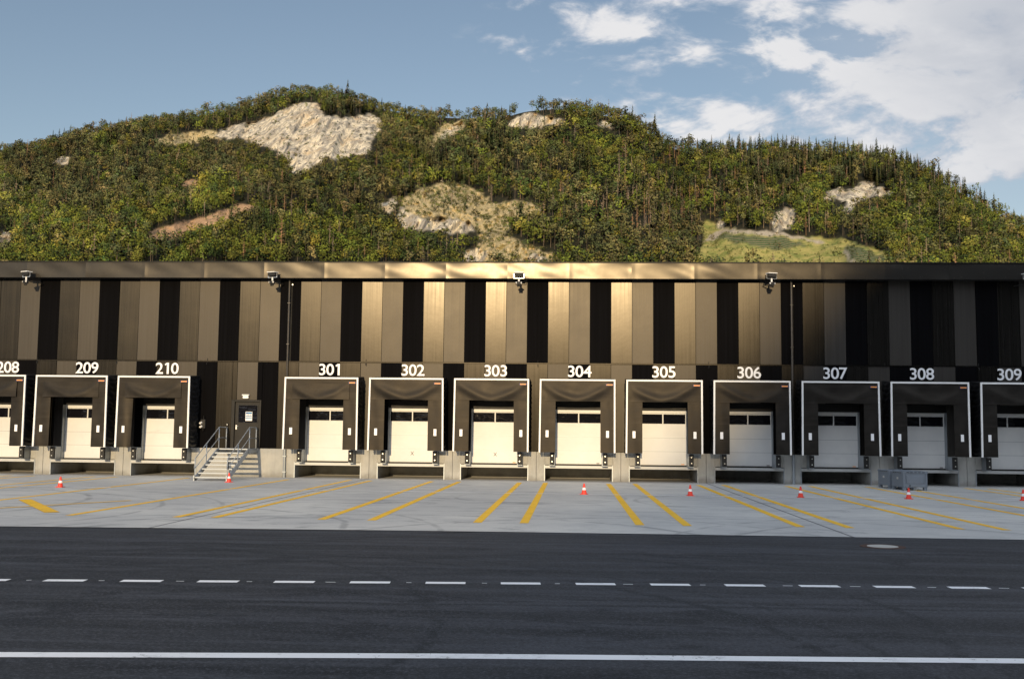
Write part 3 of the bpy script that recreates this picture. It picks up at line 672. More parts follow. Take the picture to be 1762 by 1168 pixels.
for k in keys:
    st_ = 'split' if k in (208, 209, 210, 301) else 'full'
    s = shelter(k, st_)
    tag(s, 'black dock shelter with white edge trim directly below the white number %d' % k, 'dock shelter', 'dock shelters along the warehouse')

# ------------------------------------------------------------------ floodlights under the roof edge
def floodlight():
    e = empty('floodlight')
    MB().box(-.225, .225, -.15, .13, -.20, -.02).build('lamp_housing', M['black'], e, bevel=.015)
    MB().box(-.25, .25, -.20, .16, -.018, .022).build('lamp_hood', M['white'], e, bevel=.006)
    mb = MB().bar((-.275, -.02, -.06), (-.275, -.02, -.27), .035, .022).bar((.275, -.02, -.06), (.275, -.02, -.27), .035, .022).bar((-.285, -.02, -.275), (.285, -.02, -.275), .035, .022)
    mb.build('bracket', M['bolt'], e)
    MB().tube([(0, -.02, -.26), (0, -.02, -.46)], .045, 12).build('mast', M['white'], e)
    MB().tube([(0, -.02, -.44), (0, .30, -.50), (0, .95, -.50)], .028, 8).build('wall_arm', M['black'], e)
    MB().box(-.10, .10, -.16, .06, -.62, -.47).tube([(-.05, -.02, -.60), (-.05, -.06, -.72)], [.06, .045], 10).tube([(.05, -.02, -.60), (.05, -.06, -.72)], [.06, .045], 10).build('motion_sensor', M['black'], e)
    for x_ in (-.12, .12): MB().tube([(x_-.012, -.10, -.52), (x_+.012, -.14, -.54)], .042, 10).build('sensor_lens', M['white'], e)
    return e
FL = [(-26.45, R(-24), 'leftmost, above number 208'), (-14.32, R(-20), 'beside the left downpipe'), (-2.50, 0.0, 'above number 303'), (9.30, R(16), 'beside the right downpipe'), (20.95, R(20), 'above number 309')]
f0 = floodlight()
for i, (x, a, lab) in enumerate(FL):
    o = f0 if i == 0 else copy_tree(f0, (0, 0, 0))
    o.location = (x, -.98, 9.78); o.rotation_euler = (0, 0, a); o.scale = (.9, .9, .9)
    tag(o, 'floodlight with pale hood under the roof edge, ' + lab, 'floodlight', 'floodlights along the roof edge')

# ------------------------------------------------------------------ staircase to the staff door
st = empty('staircase', (-15.85, 0, 0))
tag(st, 'galvanised steel staircase with handrails leading up to the dark staff door', 'staircase')
NT_ = 8; y0, y1, zt = -4.35, -1.22, 1.375
hw = .70
for i in range(NT_):
    t = i/(NT_-1) if NT_ > 1 else 0
    y = y0 + (y1-y0)*(i/(NT_-.0)) ; z = zt*(i+1)/NT_
    if i == NT_-1: continue
    MB().box(-hw, hw, y, y+.30, z-.035, z).box(-hw, hw, y-.004, y-.001, z-.05, z+.004).build('tread', M['stairsteel'], st)
MB().box(-hw-.04, hw+.04, -1.42, .0, zt-.05, zt).build('landing', M['stairsteel'], st)
for s in (-1, 1):
    x = s*(hw+.03)
    mb = MB().bar((x, y0-.02, .02), (x, y1-.15, zt-.10), .05, .22).bar((x, y1-.2, zt-.13), (x, .0, zt-.13), .05, .16)
    mb.bar((x, y0+.02, 0), (x, y0+.02, .24), .05, .14)
    mb.build('stringer', M['stairsteel'], st)
    rr = .022; zh = 1.0
    def zy(y): return zt*(y-y0)/(y1-y0)
    mb = MB()
    mb.tube([(x, -.15, zt+.45), (x, -.12, zt+zh), (x, y1, zt+zh), (x, y0+.05, zh-.02), (x, y0-.05, zh*.55)], rr, 8)
    mb.tube([(x, -.15, zt+.5), (x, y1, zt+.5), (x, y0, .52)], rr*.8, 8)
    for y, zb in ((-.18, zt-.2), (y1, zt-.25), ((y0+y1)/2-.1, zy((y0+y1)/2-.1)-.2), (y0+.05, .0)):
        top = zt+zh if y >= y1 else zy(y)+zh
        mb.tube([(x, y, max(0, zb)), (x, y, top-.01)], .024, 8)
    mb.build('railing', M['stairsteel'], st, smooth=True)
for y in (-.2,):
    MB().bar((-hw, -.1, zt-.12), (-hw, -.02, zt-.12), .05, .1).build('wall_bracket', M['stairsteel'], st)
MB().tube([(hw+.03, y0+.12, .82), (hw+.03, y0+.10, .50)], [.04, .05], 8).build('handrail_strap', M['black'], st)

# ------------------------------------------------------------------ traffic cones
def cone():
    e = empty('traffic_cone')
    mb = MB().box(-.125, .125, -.125, .125, 0, .022); mb.tube([(0, 0, .02), (0, 0, .16)], [.10, .073], 20); mb.tube([(0, 0, .25), (0, 0, .40)], [.056, .026], 20)
    mb.build('cone_body', M['conered'], e)
    MB().tube([(0, 0, .16), (0, 0, .25)], [.074, .057], 20, caps=False).build('white_band', M['conewhite'], e)
    return e
c0 = cone()
CP = [(-19.47, -10.75, 'leftmost, on the white line'), (-14.72, -5.25, 'at the foot of the staircase'), (.50, -10.62, 'in front of dock 304'),
      (4.42, -10.64, 'in front of dock 305'), (8.45, -10.66, 'in front of docks 306 and 307'), (12.33, -10.72, 'in front of the grey plastic boxes'), (16.40, -10.75, 'at the right edge')]
for i, (x, y, lab) in enumerate(CP):
    o = c0 if i == 0 else copy_tree(c0, (0, 0, 0))
    o.location = (x, y, .004); o.rotation_euler = (0, 0, random.uniform(-.5, .5)); o.rotation_euler.x = random.uniform(-.02, .02)
    tag(o, 'red traffic cone with a white band, ' + lab, 'traffic cone', 'traffic cones on the yard')

# ------------------------------------------------------------------ plastic pallet boxes
def pbox():
    e = empty('pallet_box'); W_, D_, H_ = 1.04, 1.2, .80
    mb = MB(); t = .04; zb = .13
    mb.box(0, W_, 0, t, zb, H_-.09); mb.box(0, W_, D_-t, D_, zb, H_-.09); mb.box(0, t, t, D_-t, zb, H_-.09); mb.box(W_-t, W_, t, D_-t, zb, H_-.09); mb.box(t, W_-t, t, D_-t, zb, zb+.03)
    for x in (0, W_-.07): mb.box(x, x+.07, -.018, -.001, zb, H_-.09)
    for y in (0.05, D_-.12): mb.box(-.018, -.001, y, y+.07, zb, H_-.09); mb.box(W_+.001, W_+.018, y, y+.07, zb, H_-.09)
    mb.box(.06, W_-.06, -.014, -.001, zb, zb+.10); mb.box(-.014, -.001, .12, D_-.12, zb, zb+.10)
    mb.build('box_shell', M['box'], e, bevel=.006)
    mb = MB(); 
    mb.box(.14, W_-.14, -.010, -.001, .29, .62)
    mb.bar((.12, -.012, .63), (.16, -.012, .27), .014, .02); mb.bar((W_-.12, -.012, .63), (W_-.16, -.012, .27), .014, .02)
    mb.build('recessed_panel', M['box'], e, bevel=.004)
    mb = MB(); mb.box(-.02, W_+.02, -.02, .06, H_-.088, H_); mb.box(-.02, W_+.02, D_-.06, D_+.02, H_-.088, H_); mb.box(-.02, .06, .06, D_-.06, H_-.088, H_); mb.box(W_-.06, W_+.02, .06, D_-.06, H_-.088, H_)
    mb.build('rim', M['box'], e, bevel=.008)
    for i in range(5): MB().box(.14+.17*i, .24+.17*i, -.026, -.021, H_-.055, H_-.03).build('rim_slot', M['black'], e)
    for i in range(4): MB().box(-.026, -.021, .2+.22*i, .30+.22*i, H_-.075, H_-.045).build('rim_slot', M['black'], e)
    for x in (.0, W_/2-.07, W_-.14):
        for y in (0, D_-.16): MB().box(x, x+.14, y, y+.16, 0, zb-.002).build('foot', M['box'], e, bevel=.012)
    MB().box(.26, .30, -.03, -.016, .17, .23).build('drain_tap', M['black'], e)
    MB().box(-.017, -.0015, .50, .64, .45, .54).build('sticker', M['iron'], e)
    return e
b0 = pbox(); b0.location = (14.07, -4.45, .004); b0.rotation_euler = (0, 0, R(6))
tag(b0, 'grey plastic pallet box in front, its broad recessed side facing the road', 'pallet box', 'plastic pallet boxes below dock 308')
b1 = copy_tree(b0, (13.90, -3.02, .004), R(6))
tag(b1, 'grey plastic pallet box behind the front one, closer to the wall', 'pallet box', 'plastic pallet boxes below dock 308')

# ------------------------------------------------------------------ the hill
def vnoise(x, y, seed=0):
    xi = np.floor(x).astype(np.int64); yi = np.floor(y).astype(np.int64); fx = x-xi; fy = y-yi
    fx = fx*fx*(3-2*fx); fy = fy*fy*(3-2*fy)
    def h(a, b):
        n = (a*374761393 + b*668265263 + seed*974634777) & 0x7fffffff
        n = ((n ^ (n >> 13))*1274126177) & 0x7fffffff
        return ((n ^ (n >> 16)) & 0xffff)/65535.0
    return (h(xi, yi)*(1-fx)+h(xi+1, yi)*fx)*(1-fy) + (h(xi, yi+1)*(1-fx)+h(xi+1, yi+1)*fx)*fy
def fbm(x, y, oct=4, seed=0, g=.5):
    s = 0; a = 1; t = 0
    for o in range(oct): s = s + a*vnoise(x*2**o, y*2**o, seed+o*17); t += a; a *= g
    return s/t*2-1
ROCK[0] = [(u_, v_-.0055*max(0, min(1, (v_-.300)/.012))) for u_, v_ in ROCK[0]]
ROCK[1] = [(u_, v_-.0045) for u_, v_ in ROCK[1]]
def pip(px, py, pg):
    ins = np.zeros(px.shape, bool); n = len(pg)
    for i in range(n):
        x1, y1 = pg[i]; x2, y2 = pg[(i+1) % n]
        if y1 == y2: continue
        c = ((y1 > py) != (y2 > py)) & (px < (x2-x1)*(py-y1)/(y2-y1)+x1)
        ins ^= c
    return ins
sk = np.array([[-1.6, .10], [-1.1, .17]] + SKY + [[.75, .085], [1.2, .06], [1.6, .05]])
def ridge_e(a):
    s = 0
    for d in (-.006, 0, .006): s = s + np.interp(a+d, sk[:, 0], sk[:, 1])
    return s/3
rd = np.array([[-1.6, 900], [-.9, 980], [-.57, 1030], [-.40, 1150], [-.25, 1180], [-.16, 1120], [-.10, 1040], [-.02, 900], [.05, 880], [.10, 960], [.17, 1060], [.26, 1040], [.36, 930], [.45, 840], [.8, 760], [1.6, 700]])
def ridge_s(a):
    s = 0
    for d in np.linspace(-.03, .03, 7): s = s + np.interp(a+d, rd[:, 0], rd[:, 1])
    return s/7
S0 = 400.0
def terrain(a, t):
    """a = X/s, t = 0 at the foot, 1 on the ridge, beyond 1 the far side -> s, e"""
    S = ridge_s(a); E = ridge_e(a); Zr = E*S
    s = S0 + t*(S-S0)
    z = np.where(t <= 1, 12 + (Zr-12)*np.clip(t, 0, 1)**1.12, Zr - (np.maximum(t, 1)-1)*380)
    n = fbm(a*14, t*3.0, 4, 3)*16 + fbm(a*45+5, t*9, 3, 9)*5
    fade = np.clip((1-t)/.10, 0, 1)*np.clip(t/.08, 0, 1)
    z = z + n*fade
    spur = np.exp(-((a-.075-.10*(1-t))/.035)**2)*np.clip((1-t)/.25, 0, 1)
    z = z - spur*14*np.clip(t*3, 0, 1)
    return s, z/s
aa = np.concatenate([np.linspace(-1.5, -.62, 70, endpoint=False), np.linspace(-.62, .48, 1150, endpoint=False), np.linspace(.48, 1.5, 80)])
tt = np.concatenate([np.linspace(0, .30, 30, endpoint=False), np.linspace(.30, 1.0, 330, endpoint=False), np.linspace(1.0, 1.7, 30)])
A, T_ = np.meshgrid(aa, tt)
Sg, Eg = terrain(A, T_)
def soft(mask):
    m = mask.astype(float)
    for _ in range(2):
        m[1:-1] = (m[:-2]+m[1:-1]*2+m[2:])/4; m[:, 1:-1] = (m[:, :-2]+m[:, 1:-1]*2+m[:, 2:])/4
    return m
ja = A + fbm(A*260, Eg*260, 3, 21)*.0035; je = Eg + fbm(A*260+40, Eg*260, 3, 33)*.003
front = T_ <= 1.0
def region(polys):
    m = np.zeros(A.shape, bool)
    for pg in polys: m |= pip(ja, je, pg)
    return soft(m & front)
rock = region(ROCK); sparse = region(SPARSE); soil = region(SOIL); field = region(FIELD); vine = region(VINE); path = region(PATH)
# craggy relief: slanting strata pushed out of the slope
q = A*135 - Eg*70; w_ = A*30 + Eg*60
crag = np.abs(fbm(q*.5, w_*.30, 3, 41, .5)); crag2 = fbm(q*2.2, w_*.8, 4, 47, .6)
dep = rock*(crag*44 + crag2*6 - 8) + sparse*(fbm(A*160, Eg*160, 4, 61, .6)*12) + soil*fbm(A*200, Eg*200, 3, 66)*6
Sd = Sg + dep; Ed = Eg + rock*fbm(A*320, Eg*320, 3, 71)*.0009
X = A*Sd; Y = CAMY + Sd; Z = CAMZ + Ed*Sd
Z = np.where(T_ < .02, -3, Z)
def heightmesh(name, X, Y, Z, m, attrs=None, kind='structure'):
    r, c = X.shape; co = np.stack([X, Y, Z], -1).reshape(-1, 3).astype('f')
    i = np.arange(r*c).reshape(r, c); f = np.stack([i[:-1, :-1], i[:-1, 1:], i[1:, 1:], i[1:, :-1]], -1).reshape(-1, 4)
    me = bpy.data.meshes.new(name); me.vertices.add(len(co)); me.vertices.foreach_set('co', co.ravel())
    me.loops.add(f.size); me.loops.foreach_set('vertex_index', f.ravel().astype('i'))
    me.polygons.add(len(f)); me.polygons.foreach_set('loop_start', np.arange(0, f.size, 4, dtype='i')); me.polygons.foreach_set('loop_total', np.full(len(f), 4, 'i'))
    me.polygons.foreach_set('use_smooth', np.ones(len(f), bool))
    me.update(calc_edges=True)
    for k, v in (attrs or {}).items():
        at = me.attributes.new(k, 'FLOAT', 'POINT'); at.data.foreach_set('value', v.ravel().astype('f'))
    me.materials.append(m); o = link(name, me); tag(o, kind=kind); return o
def hill_fn(T):
    p = pos(T)
    at = lambda k: T.n('ShaderNodeAttribute', out=2, attribute_name=k)
    big = T.noise(p, .02, 4, .6); mid = T.noise(p, .12, 6, .65); fine = T.noise(p, .7, 4, .7)
    c = T.mix(T.ramp(mid, .35, .7), (.013, .015, .008), (.034, .030, .016))
    c = T.mix(T.ramp(fine, .6, .8, 0, .4), c, (.10, .08, .045))
    # bare scree with dry grass
    sc = T.mix(T.ramp(fine, .35, .65), (.30, .24, .11), (.58, .47, .28)); sc = T.mix(T.ramp(mid, .5, .7), sc, (.17, .155, .05))
    c = T.mix(at('sparse'), c, sc)
    c = T.mix(at('soil'), c, T.mix(T.ramp(fine, .3, .7), (.30, .18, .10), (.52, .34, .20)))
    fl = T.mix(T.ramp(mid, .40, .62), (.38, .33, .11), (.19, .215, .055)); fl = T.mix(T.ramp(fine, .55, .75, 0, .7), fl, (.40, .29, .15))
    c = T.mix(at('field'), c, fl)
    rows = T.n('ShaderNodeTexWave', {'Vector': p, 'Scale': .16, 'Distortion': 1.5, 'Detail': 2.0, 'Detail Scale': 1.0}, wave_type='BANDS', bands_direction='Z', out=1)
    vn = T.mix(T.ramp(T.m('ADD', rows, T.m('MULTIPLY', T.m('SUBTRACT', fine, .5), 1.6)), .35, .65), (.19, .16, .09), (.045, .095, .03))
    c = T.mix(at('vine'), c, vn)
    c = T.mix(at('path'), c, T.mix(T.ramp(fine, .3, .7), (.34, .29, .22), (.46, .40, .31)))
    # pale limestone with stains and tufts; slanting streaks and cracks carry painted relief shade
    mp = T.n('ShaderNodeMapping', {'Vector': p, 'Rotation': (0, R(-28), 0), 'Scale': (.16, .05, .022)})
    s1 = T.noise(mp, 1.0, 6, .62, .4); s2 = T.noise(T.n('ShaderNodeMapping', {'Vector': p, 'Rotation': (0, R(-32), 0), 'Scale': (.5, .12, .06)}), 1.0, 5, .65, .6)
    rk = T.mix(T.ramp(s1, .42, .57), (.36, .32, .26), (.74, .645, .475))
    rk = T.mix(T.ramp(s2, .53, .63, 0, .6), rk, (.27, .255, .23))
    rk = T.mix(T.ramp(T.noise(p, .05, 4, .6), .52, .68, 0, .6), rk, (.50, .36, .20))
    rk = T.mix(T.ramp(s2, .45, .38, 0, .9), rk, (.10, .095, .09))
    rk = T.mix(T.ramp(T.noise(T.vadd(p, (0, 0, 99)), .09, 5, .7), .60, .66, 0, .9), rk, (.06, .065, .03))
    c = T.mix(at('rock'), c, rk)
    return {'Base Color': c, 'Roughness': .92, 'Normal': bump(T, T.m('ADD', fine, T.m('MULTIPLY', s2, 2.0)), .45, 1.0), 'Specular IOR Level': .2}
hill = heightmesh('hill', X, Y, Z, mat('hillside', hill_fn), dict(rock=rock, sparse=sparse, soil=soil, field=field, vine=vine, path=path))

# unseen ridge added behind the camera, its top shaped to shade the right-hand docks
gx = np.linspace(-1500, 1500, 121); gy = np.linspace(-980, -330, 60)
GX, GY = np.meshgrid(gx, gy)
shade_crest = np.clip(102.0 + 1.3*(GX+27.4), 52, 250) + fbm(GX/300, GY*0, 3, 81)*np.clip(np.abs(GX+20)-220, 0, 60)*.5
prof = np.exp(-((GY+600)/130.0)**2)
far = heightmesh('hill', GX, GY, shade_crest*prof - 4, simple('shade_ridge_green', (.03, .036, .018), .95, var=.4, sc=.02))

# ------------------------------------------------------------------ trees
TINTS = {'spruce': [(.050, .060, .020), (.036, .050, .020), (.072, .074, .024)],
         'pine': [(.100, .098, .036), (.125, .110, .042), (.062, .074, .030)],
         'broadleaf': [(.085, .100, .016), (.105, .122, .018), (.040, .060, .016), (.130, .125, .024)],
         'dead': [(.24, .180, .120), (.19, .145, .105), (.22, .13, .07)],
         'shrub': [(.085, .10, .025), (.11, .11, .03)]}
def rq(rs, p, size, n_bias=None):
    """one small leaf clump: a random quad"""
    n = rs.normal(size=3)
    if n_bias is not None: n = n + n_bias
    n /= np.linalg.norm(n)+1e-9
    u = np.cross(n, [0, 0, 1.0]) if abs(n[2]) < .9 else np.cross(n, [1.0, 0, 0]); u /= np.linalg.norm(u); v = np.cross(n, u)
    s1, s2 = size*rs.uniform(.6, 1.25), size*rs.uniform(.5, 1.0)
    return [p-u*s1*.5, p+v*s2*.45, p+u*s1*.55, p-v*s2*.5]
def trunk_quads(pts, rad, n=3):
    V = []
    for (p, q), (r, r2_) in zip(zip(pts, pts[1:]), zip(rad, rad[1:])):
        p, q = np.array(p, float), np.array(q, float)
        for k in range(n):
            a, b = 2*math.pi*k/n, 2*math.pi*(k+1)/n
            V.append([p+[r*math.cos(a), r*math.sin(a), 0], p+[r*math.cos(b), r*math.sin(b), 0], q+[r2_*math.cos(b), r2_*math.sin(b), 0], q+[r2_*math.cos(a), r2_*math.sin(a), 0]])
    return V
def proto(kind, i):
    rs = np.random.default_rng(hash_(kind)*31+i); C = []; Tk = []; NN = []
    base = TINTS[kind][i % len(TINTS[kind])]; tk = (.105, .08, .055)
    if kind == 'spruce':
        Tk = trunk_quads([(0, 0, -.05), (0, 0, .5), (0, 0, .97)], [.016, .011, .003])
        L = 15; w = rs.uniform(.16, .21)
        for l in range(L):
            z = .06+.92*l/(L-1); r = w*(1-(l/(L-1)))**.8 + .008; nb = 7 if l < 9 else 5
            for b in range(nb):
                if rs.random() < .12: continue
                an = 2*math.pi*(b+rs.random()*.7)/nb; rr = r*rs.uniform(.7, 1.2); da = .42
                d1 = np.array([math.cos(an-da), math.sin(an-da), 0]); d2 = np.array([math.cos(an+da), math.sin(an+da), 0]); d0 = (d1+d2)/2
                zz = z+rs.normal()*.012
                C.append([np.array([0, 0, zz+.035]), d1*rr*.75+[0, 0, zz-.012], d0*rr*1.15+[0, 0, zz-.035], d2*rr*.75+[0, 0, zz-.006]]); NN.append(d0+[0, 0, .55]+rs.normal(size=3)*.28)
    elif kind in ('pine', 'broadleaf', 'shrub'):
        if kind == 'pine':
            ln = rs.normal(size=2)*.03; Tk = trunk_quads([(0, 0, -.05), (ln[0]*.5, ln[1]*.5, .5), (ln[0], ln[1], .9)], [.017, .013, .005])
            lobes = [(np.array([ln[0]+rs.normal()*.11, ln[1]+rs.normal()*.11, z]), rs.uniform(.14, .22), .62) for z in (.93, .86, .76, .68, .60, .50)[:6 if i % 2 else 5]]
            sz = .085; per = 28
        elif kind == 'broadleaf':
            Tk = trunk_quads([(0, 0, -.05), (0, 0, .5)], [.022, .012])
            lobes = [(np.array([rs.normal()*.17, rs.normal()*.17, rs.uniform(.28, .80)]), rs.uniform(.17, .27), .85) for _ in range(7)] + [(np.array([0, 0, .55]), .32, 1.1)]
            sz = .095; per = 26
        else:
            lobes = [(np.array([rs.normal()*.2, rs.normal()*.2, rs.uniform(.2, .6)]), rs.uniform(.2, .32), .8) for _ in range(4)]; sz = .17; per = 10
        for c, r, fl in lobes:
            for _ in range(per):
                d = rs.normal(size=3); d /= np.linalg.norm(d); rad = r*rs.uniform(.55, 1.1)
                C.append(rq(rs, c+d*rad*np.array([1, 1, fl]), sz*rs.uniform(.7, 1.3), d*1.2))
                ax = c*np.array([1, 1, 0]); NN.append(d*.9 + ax*3.0 + [0, 0, .55] + rs.normal(size=3)*.22)
    else:
        ln = rs.normal()*.02
        Tk = trunk_quads([(0, 0, -.05), (ln, 0, .5), (ln, 0, 1.0)], [.019, .013, .003])
        for _ in range(34):
            z = rs.uniform(.35, .98); an = rs.uniform(0, 6.28); l = rs.uniform(.05, .14)*(1.25-z)
            d = np.array([math.cos(an), math.sin(an), rs.uniform(-.5, .25)])
            p = np.array([ln*z, 0, z]); w = np.array([0, 0, .0075])
            C.append([p-w, p+d*l-w*.4, p+d*l+w*.4, p+w]); NN.append(d*.3+[0, 0, .4]+rs.normal(size=3)*.5)
        if i % 2:
            for _ in range(26):
                o_ = np.array([rs.normal()*.05, rs.normal()*.05, rs.uniform(.4, .9)]); C.append(rq(rs, o_, .05)); NN.append(o_*[10, 10, 0]+rs.normal(size=3)*.4)
        tk = base
    C = np.array(C, 'f'); Tk = np.array(Tk, 'f').reshape(-1, 4, 3) if len(Tk) else np.zeros((0, 4, 3), 'f')
    tc = np.array(base)[None]*(1+rs.normal(size=(len(C), 1))*.16)*1.30*(1+rs.normal(size=(len(C), 3))*.04)
    tt_ = np.array(tk)[None]*(1+rs.normal(size=(len(Tk), 1))*.12)
    NN = np.array(NN, 'f'); NN /= np.linalg.norm(NN, axis=1, keepdims=True)+1e-9
    tn = Tk.mean(1)*[1, 1, 0] if len(Tk) else np.zeros((0, 3)); 
    if len(Tk):
        e1 = Tk[:, 1]-Tk[:, 0]; e2 = Tk[:, 3]-Tk[:, 0]; tn = np.cross(e1, e2); tn /= np.linalg.norm(tn, axis=1, keepdims=True)+1e-9
    return C, np.clip(tc, .004, 1), Tk, np.clip(tt_.reshape(-1, 3), .004, 1), NN, np.array(tn, 'f').reshape(-1, 3)
def hash_(s): return sum(ord(c)*(i+3) for i, c in enumerate(s))
KINDS = ['spruce', 'pine', 'broadleaf', 'dead', 'shrub']; NP = {'spruce': 6, 'pine': 6, 'broadleaf': 8, 'dead': 6, 'shrub': 4}
PROTO = {(k, i): proto(k, i) for k in KINDS for i in range(NP[k])}
def fol_fn(T):
    c = T.n('ShaderNodeAttribute', out=0, attribute_name='tint')
    r = T.n('ShaderNodeObjectInfo', out=None).outputs['Random']
    n = T.n('ShaderNodeAttribute', out=1, attribute_name='lean')
    n = T.n('ShaderNodeVectorTransform', {0: n}, vector_type='NORMAL', convert_from='OBJECT', convert_to='WORLD')
    return {'Base Color': c, 'Roughness': .8, 'Specular IOR Level': .15, 'Normal': T.n('ShaderNodeVectorMath', {0: T.vadd(T.n('ShaderNodeVectorMath', {0: n, 'Scale': .75}, operation='SCALE'), T.n('ShaderNodeVectorMath', {0: T.n('ShaderNodeNewGeometry', out=None).outputs['Normal'], 'Scale': .42}, operation='SCALE'))}, operation='NORMALIZE')}
FOL = mat('tree_foliage', fol_fn)
def quadmesh(name, Q, tint, nrm):
    n = len(Q); me = bpy.data.meshes.new(name); me.vertices.add(n*4); me.vertices.foreach_set('co', Q.reshape(-1).astype('f'))
    me.loops.add(n*4); me.loops.foreach_set('vertex_index', np.arange(n*4, dtype='i'))
    me.polygons.add(n); me.polygons.foreach_set('loop_start', np.arange(0, n*4, 4, dtype='i')); me.polygons.foreach_set('loop_total', np.full(n, 4, 'i'))
    me.update(calc_edges=True)
    at = me.attributes.new('tint', 'FLOAT_COLOR', 'FACE'); col = np.ones((n, 4), 'f'); col[:, :3] = tint; at.data.foreach_set('color', col.ravel())
    an = me.attributes.new('lean', 'FLOAT_VECTOR', 'FACE'); an.data.foreach_set('vector', np.ascontiguousarray(nrm, 'f').ravel())
    me.materials.append(FOL); return me

# scatter over the slope
cand_a = []; cand_t = []
NA = 84000
ca = RNG.uniform(-.72, .62, NA); ct = np.where(RNG.random(NA) < .10, RNG.uniform(.955, 1.03, NA), RNG.uniform(.26, 1.0, NA))
S_, E_ = terrain(ca, ct)
keep = E_ > .128
ca, ct, S_, E_ = ca[keep], ct[keep], S_[keep], E_[keep]
wx, wy = ca*S_, S_
# thin to a minimum spacing
cell = {}; sel = []
sp = 4.7
spn = fbm(ca*30, ct*12, 3, 5)
for i in range(len(ca)):
    rmin = sp*(1.0+.25*spn[i]); gi, gj = int(wx[i]//6), int(wy[i]//6); ok = True
    for u in (-1, 0, 1):
        for v in (-1, 0, 1):
            for j in cell.get((gi+u, gj+v), ()):
                if (wx[i]-wx[j])**2+(wy[i]-wy[j])**2 < rmin*rmin: ok = False; break
            if not ok: break
        if not ok: break
    if ok: cell.setdefault((gi, gj), []).append(i); sel.append(i)
sel = np.array(sel); ca, ct, S_, E_ = ca[sel], ct[sel], S_[sel], E_[sel]
j1 = ca+fbm(ca*260, E_*260, 3, 21)*.0035; j2 = E_+fbm(ca*260+40, E_*260, 3, 33)*.003
def inreg(polys, da=0, de=0):
    m = np.zeros(ca.shape, bool)
    for pg in polys: m |= pip(j1+da, j2+de, pg)
    return m
# a crown stands above its root, so keep clear a strip below a cliff too
rk = inreg(ROCK) | inreg(ROCK, 0, .006) | inreg(ROCK, 0, .0125); spz = inreg(SPARSE) | inreg(SPARSE, 0, .008); so_ = inreg(SOIL) | inreg(SOIL, 0, .006) | inreg(SOIL, 0, .012); fi = inreg(FIELD) | inreg(FIELD, 0, .012); pa = inreg(PATH, 0, .004) | inreg(PATH)
u = RNG.random(len(ca))
kind = np.full(len(ca), 2)
nz = fbm(ca*9+3, E_*16, 3, 101); nz2 = fbm(ca*26+8, E_*40, 3, 111)
right = np.clip((ca-.10)/.10, 0, 1); lowz = np.clip((.235-E_)/.05, 0, 1)
p_br = np.clip(.40+1.0*nz2+.30*lowz*(ca < .0), .04, .9); p_sp = np.clip(.30+.45*right*(E_ > .22)+.5*nz, .05, .8); p_dead = np.clip(.05+.28*np.exp(-((ca-.08)/.10)**2)*np.exp(-((E_-.215)/.03)**2)+.05*right, 0, .35)
k_u = RNG.random(len(ca))
kind = np.where(k_u < p_dead, 3, np.where(RNG.random(len(ca)) < p_br, 2, np.where(RNG.random(len(ca)) < p_sp, 0, 1)))
top = ct > .965
kind = np.where(top & (kind == 2) & (RNG.random(len(ca)) < .6), np.where(right > .3, 0, 1), kind)
hgt = np.choose(kind, [15.0, 12.2, 10.8, 13.5, 2.8])*np.exp(RNG.normal(size=len(ca))*.17)
hgt = np.where(top & (ca < .1), hgt*np.where((ca > -.33) & (ca < .08), .92, .78), hgt)
keep = ~(rk & (u > .02)) & ~(spz & (u > .48)) & ~(so_ & (u > .05)) & ~(fi & (u > .08)) & ~pa
small = (rk | spz | fi | so_)
hgt = np.where(small, hgt*.58, hgt)
kind = np.where(small & (kind != 3), np.where(u*1000 % 1 < .6, 4, 1), kind); hgt = np.where(kind == 4, RNG.uniform(3, 6, len(ca)), hgt)
ca, ct, S_, E_, kind, hgt = (v[keep] for v in (ca, ct, S_, E_, kind, hgt))
# extra undergrowth and vines
NX = 5200
ea = RNG.uniform(-.60, .47, NX*4); et = RNG.uniform(.28, 1.0, NX*4); eS, eE = terrain(ea, et)
def inr(polys, a, e):
    m = np.zeros(a.shape, bool)
    for pg in polys: m |= pip(a, e, pg)
    return m
wk = inr(SPARSE, ea, eE) | inr(FIELD, ea, eE) | (inr(ROCK, ea, eE) & (RNG.random(NX*4) < .16)) | (RNG.random(NX*4) < .07)
wk &= (eE > .15) & ~inr(PATH, ea, eE); wk &= RNG.random(NX*4) < .75
ea, et, eS, eE = ea[wk], et[wk], eS[wk], eE[wk]
ca = np.concatenate([ca, ea]); ct = np.concatenate([ct, et]); S_ = np.concatenate([S_, eS]); E_ = np.concatenate([E_, eE])
kind = np.concatenate([kind, np.full(len(ea), 4)]); hgt = np.concatenate([hgt, np.where(inr(FIELD, ea, eE), RNG.uniform(1.0, 2.2, len(ea)), RNG.uniform(1.5, 4.2, len(ea)))])
px_, py_, pz_ = ca*S_, CAMY+S_, CAMZ+E_*S_
rot = RNG.uniform(0, 6.283, len(ca)); wid = np.exp(RNG.normal(size=len(ca))*.13)
var = RNG.integers(0, 1000, len(ca))
bright = np.exp(RNG.normal(size=len(ca))*.22 + .55*fbm(ca*22, E_*38, 3, 131))[:, None]*(1+RNG.normal(size=(len(ca), 3))*np.array([.07, .03, .05]))

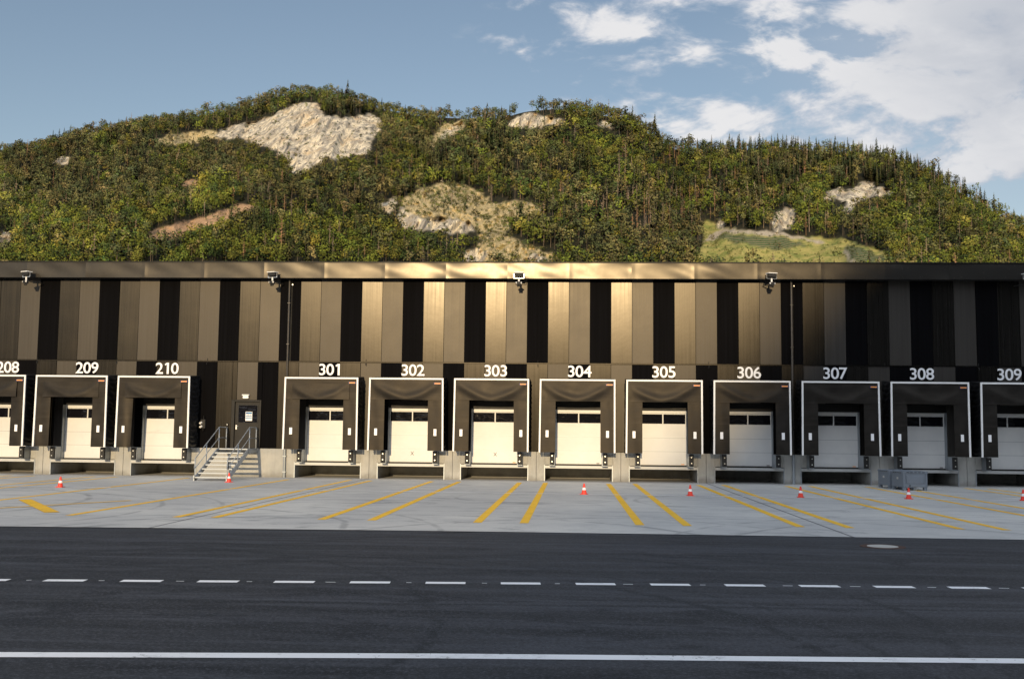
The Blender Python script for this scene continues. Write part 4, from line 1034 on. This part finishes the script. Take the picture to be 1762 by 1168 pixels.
# the 300 trees that show largest are things of their own
score = hgt/S_*np.where(kind == 4, 0, 1)*(E_ > .150)*(np.abs(ca+.075) < .49)
big_i = np.argsort(-score)[:300]; is_big = np.zeros(len(ca), bool); is_big[big_i] = True
NAMES = {0: 'spruce_tree', 1: 'pine_tree', 2: 'broadleaf_tree', 3: 'dead_tree'}
LOOK = {0: 'dark conical spruce', 1: 'olive green pine', 2: 'round leafy deciduous tree', 3: 'bare tan dead tree'}
def where(a, e):
    side = 'left third' if a < -.27 else ('middle' if a < .10 else 'right third')
    lvl = 'low, just above the warehouse roof' if e < .205 else ('halfway up the hillside' if e < .26 else 'near the ridge')
    return side, lvl
meshes = {}
for key, (C, tc, Tk, tkc, cn, tn) in PROTO.items():
    meshes[key] = (quadmesh('crown', C, tc, cn), quadmesh('trunk', Tk, tkc, tn) if len(Tk) else None)
for i in big_i:
    k = int(kind[i]); kn = KINDS[k]; key = (kn, int(var[i]) % NP[kn])
    e = empty(NAMES[k], (px_[i], py_[i], pz_[i]), rot[i]); e.scale = (hgt[i]*wid[i], hgt[i]*wid[i], hgt[i])
    cm, tm = meshes[key]
    link('crown', cm, e)
    if tm: link('trunk', tm, e)
    side, lvl = where(ca[i], E_[i])
    tag(e, '%s %s, %s of picture' % (LOOK[k], lvl, side), 'tree', '%s %s, %s' % (NAMES[k].replace('_', ' ')+'s', lvl, side))
Qs = []; Ts = []; Ns = []
for ki, kn in enumerate(KINDS):
    for v in range(NP[kn]):
        idx = np.where((kind == ki) & (var % NP[kn] == v) & ~is_big)[0]
        if not len(idx): continue
        C, tc, Tk, tkc, cn, tn = PROTO[(kn, v)]; N0 = np.concatenate([cn, tn])
        Qp = np.concatenate([C, Tk]) if len(Tk) else C; n = len(idx)
        c, s = np.cos(rot[idx]), np.sin(rot[idx]); hw_ = hgt[idx]*wid[idx]
        x = Qp[..., 0].ravel(); y = Qp[..., 1].ravel(); z = Qp[..., 2].ravel()
        P = np.empty((n, len(x), 3), 'f')
        P[..., 0] = px_[idx][:, None] + (x[None]*c[:, None]-y[None]*s[:, None])*hw_[:, None]
        P[..., 1] = py_[idx][:, None] + (x[None]*s[:, None]+y[None]*c[:, None])*hw_[:, None]
        P[..., 2] = pz_[idx][:, None] + z[None]*hgt[idx][:, None]
        Qs.append(P.reshape(-1, 4, 3))
        NR = np.empty((n, len(N0), 3), 'f'); NR[..., 0] = N0[None, :, 0]*c[:, None]-N0[None, :, 1]*s[:, None]; NR[..., 1] = N0[None, :, 0]*s[:, None]+N0[None, :, 1]*c[:, None]; NR[..., 2] = N0[None, :, 2]
        Ns.append(NR.reshape(-1, 3))
        tcol = np.broadcast_to(tc[None], (n,)+tc.shape)*bright[idx][:, None, :]
        if len(Tk): tcol = np.concatenate([tcol, np.broadcast_to(tkc[None], (n,)+tkc.shape)], 1)
        Ts.append(tcol.reshape(-1, 3).astype('f'))
fo = link('forest', quadmesh('forest', np.concatenate(Qs), np.concatenate(Ts), np.concatenate(Ns)))
tag(fo, 'mixed green forest of small far trees covering the rocky hillside', 'forest', kind='stuff')
print('TREES', len(ca), 'quads', sum(len(q) for q in Qs))
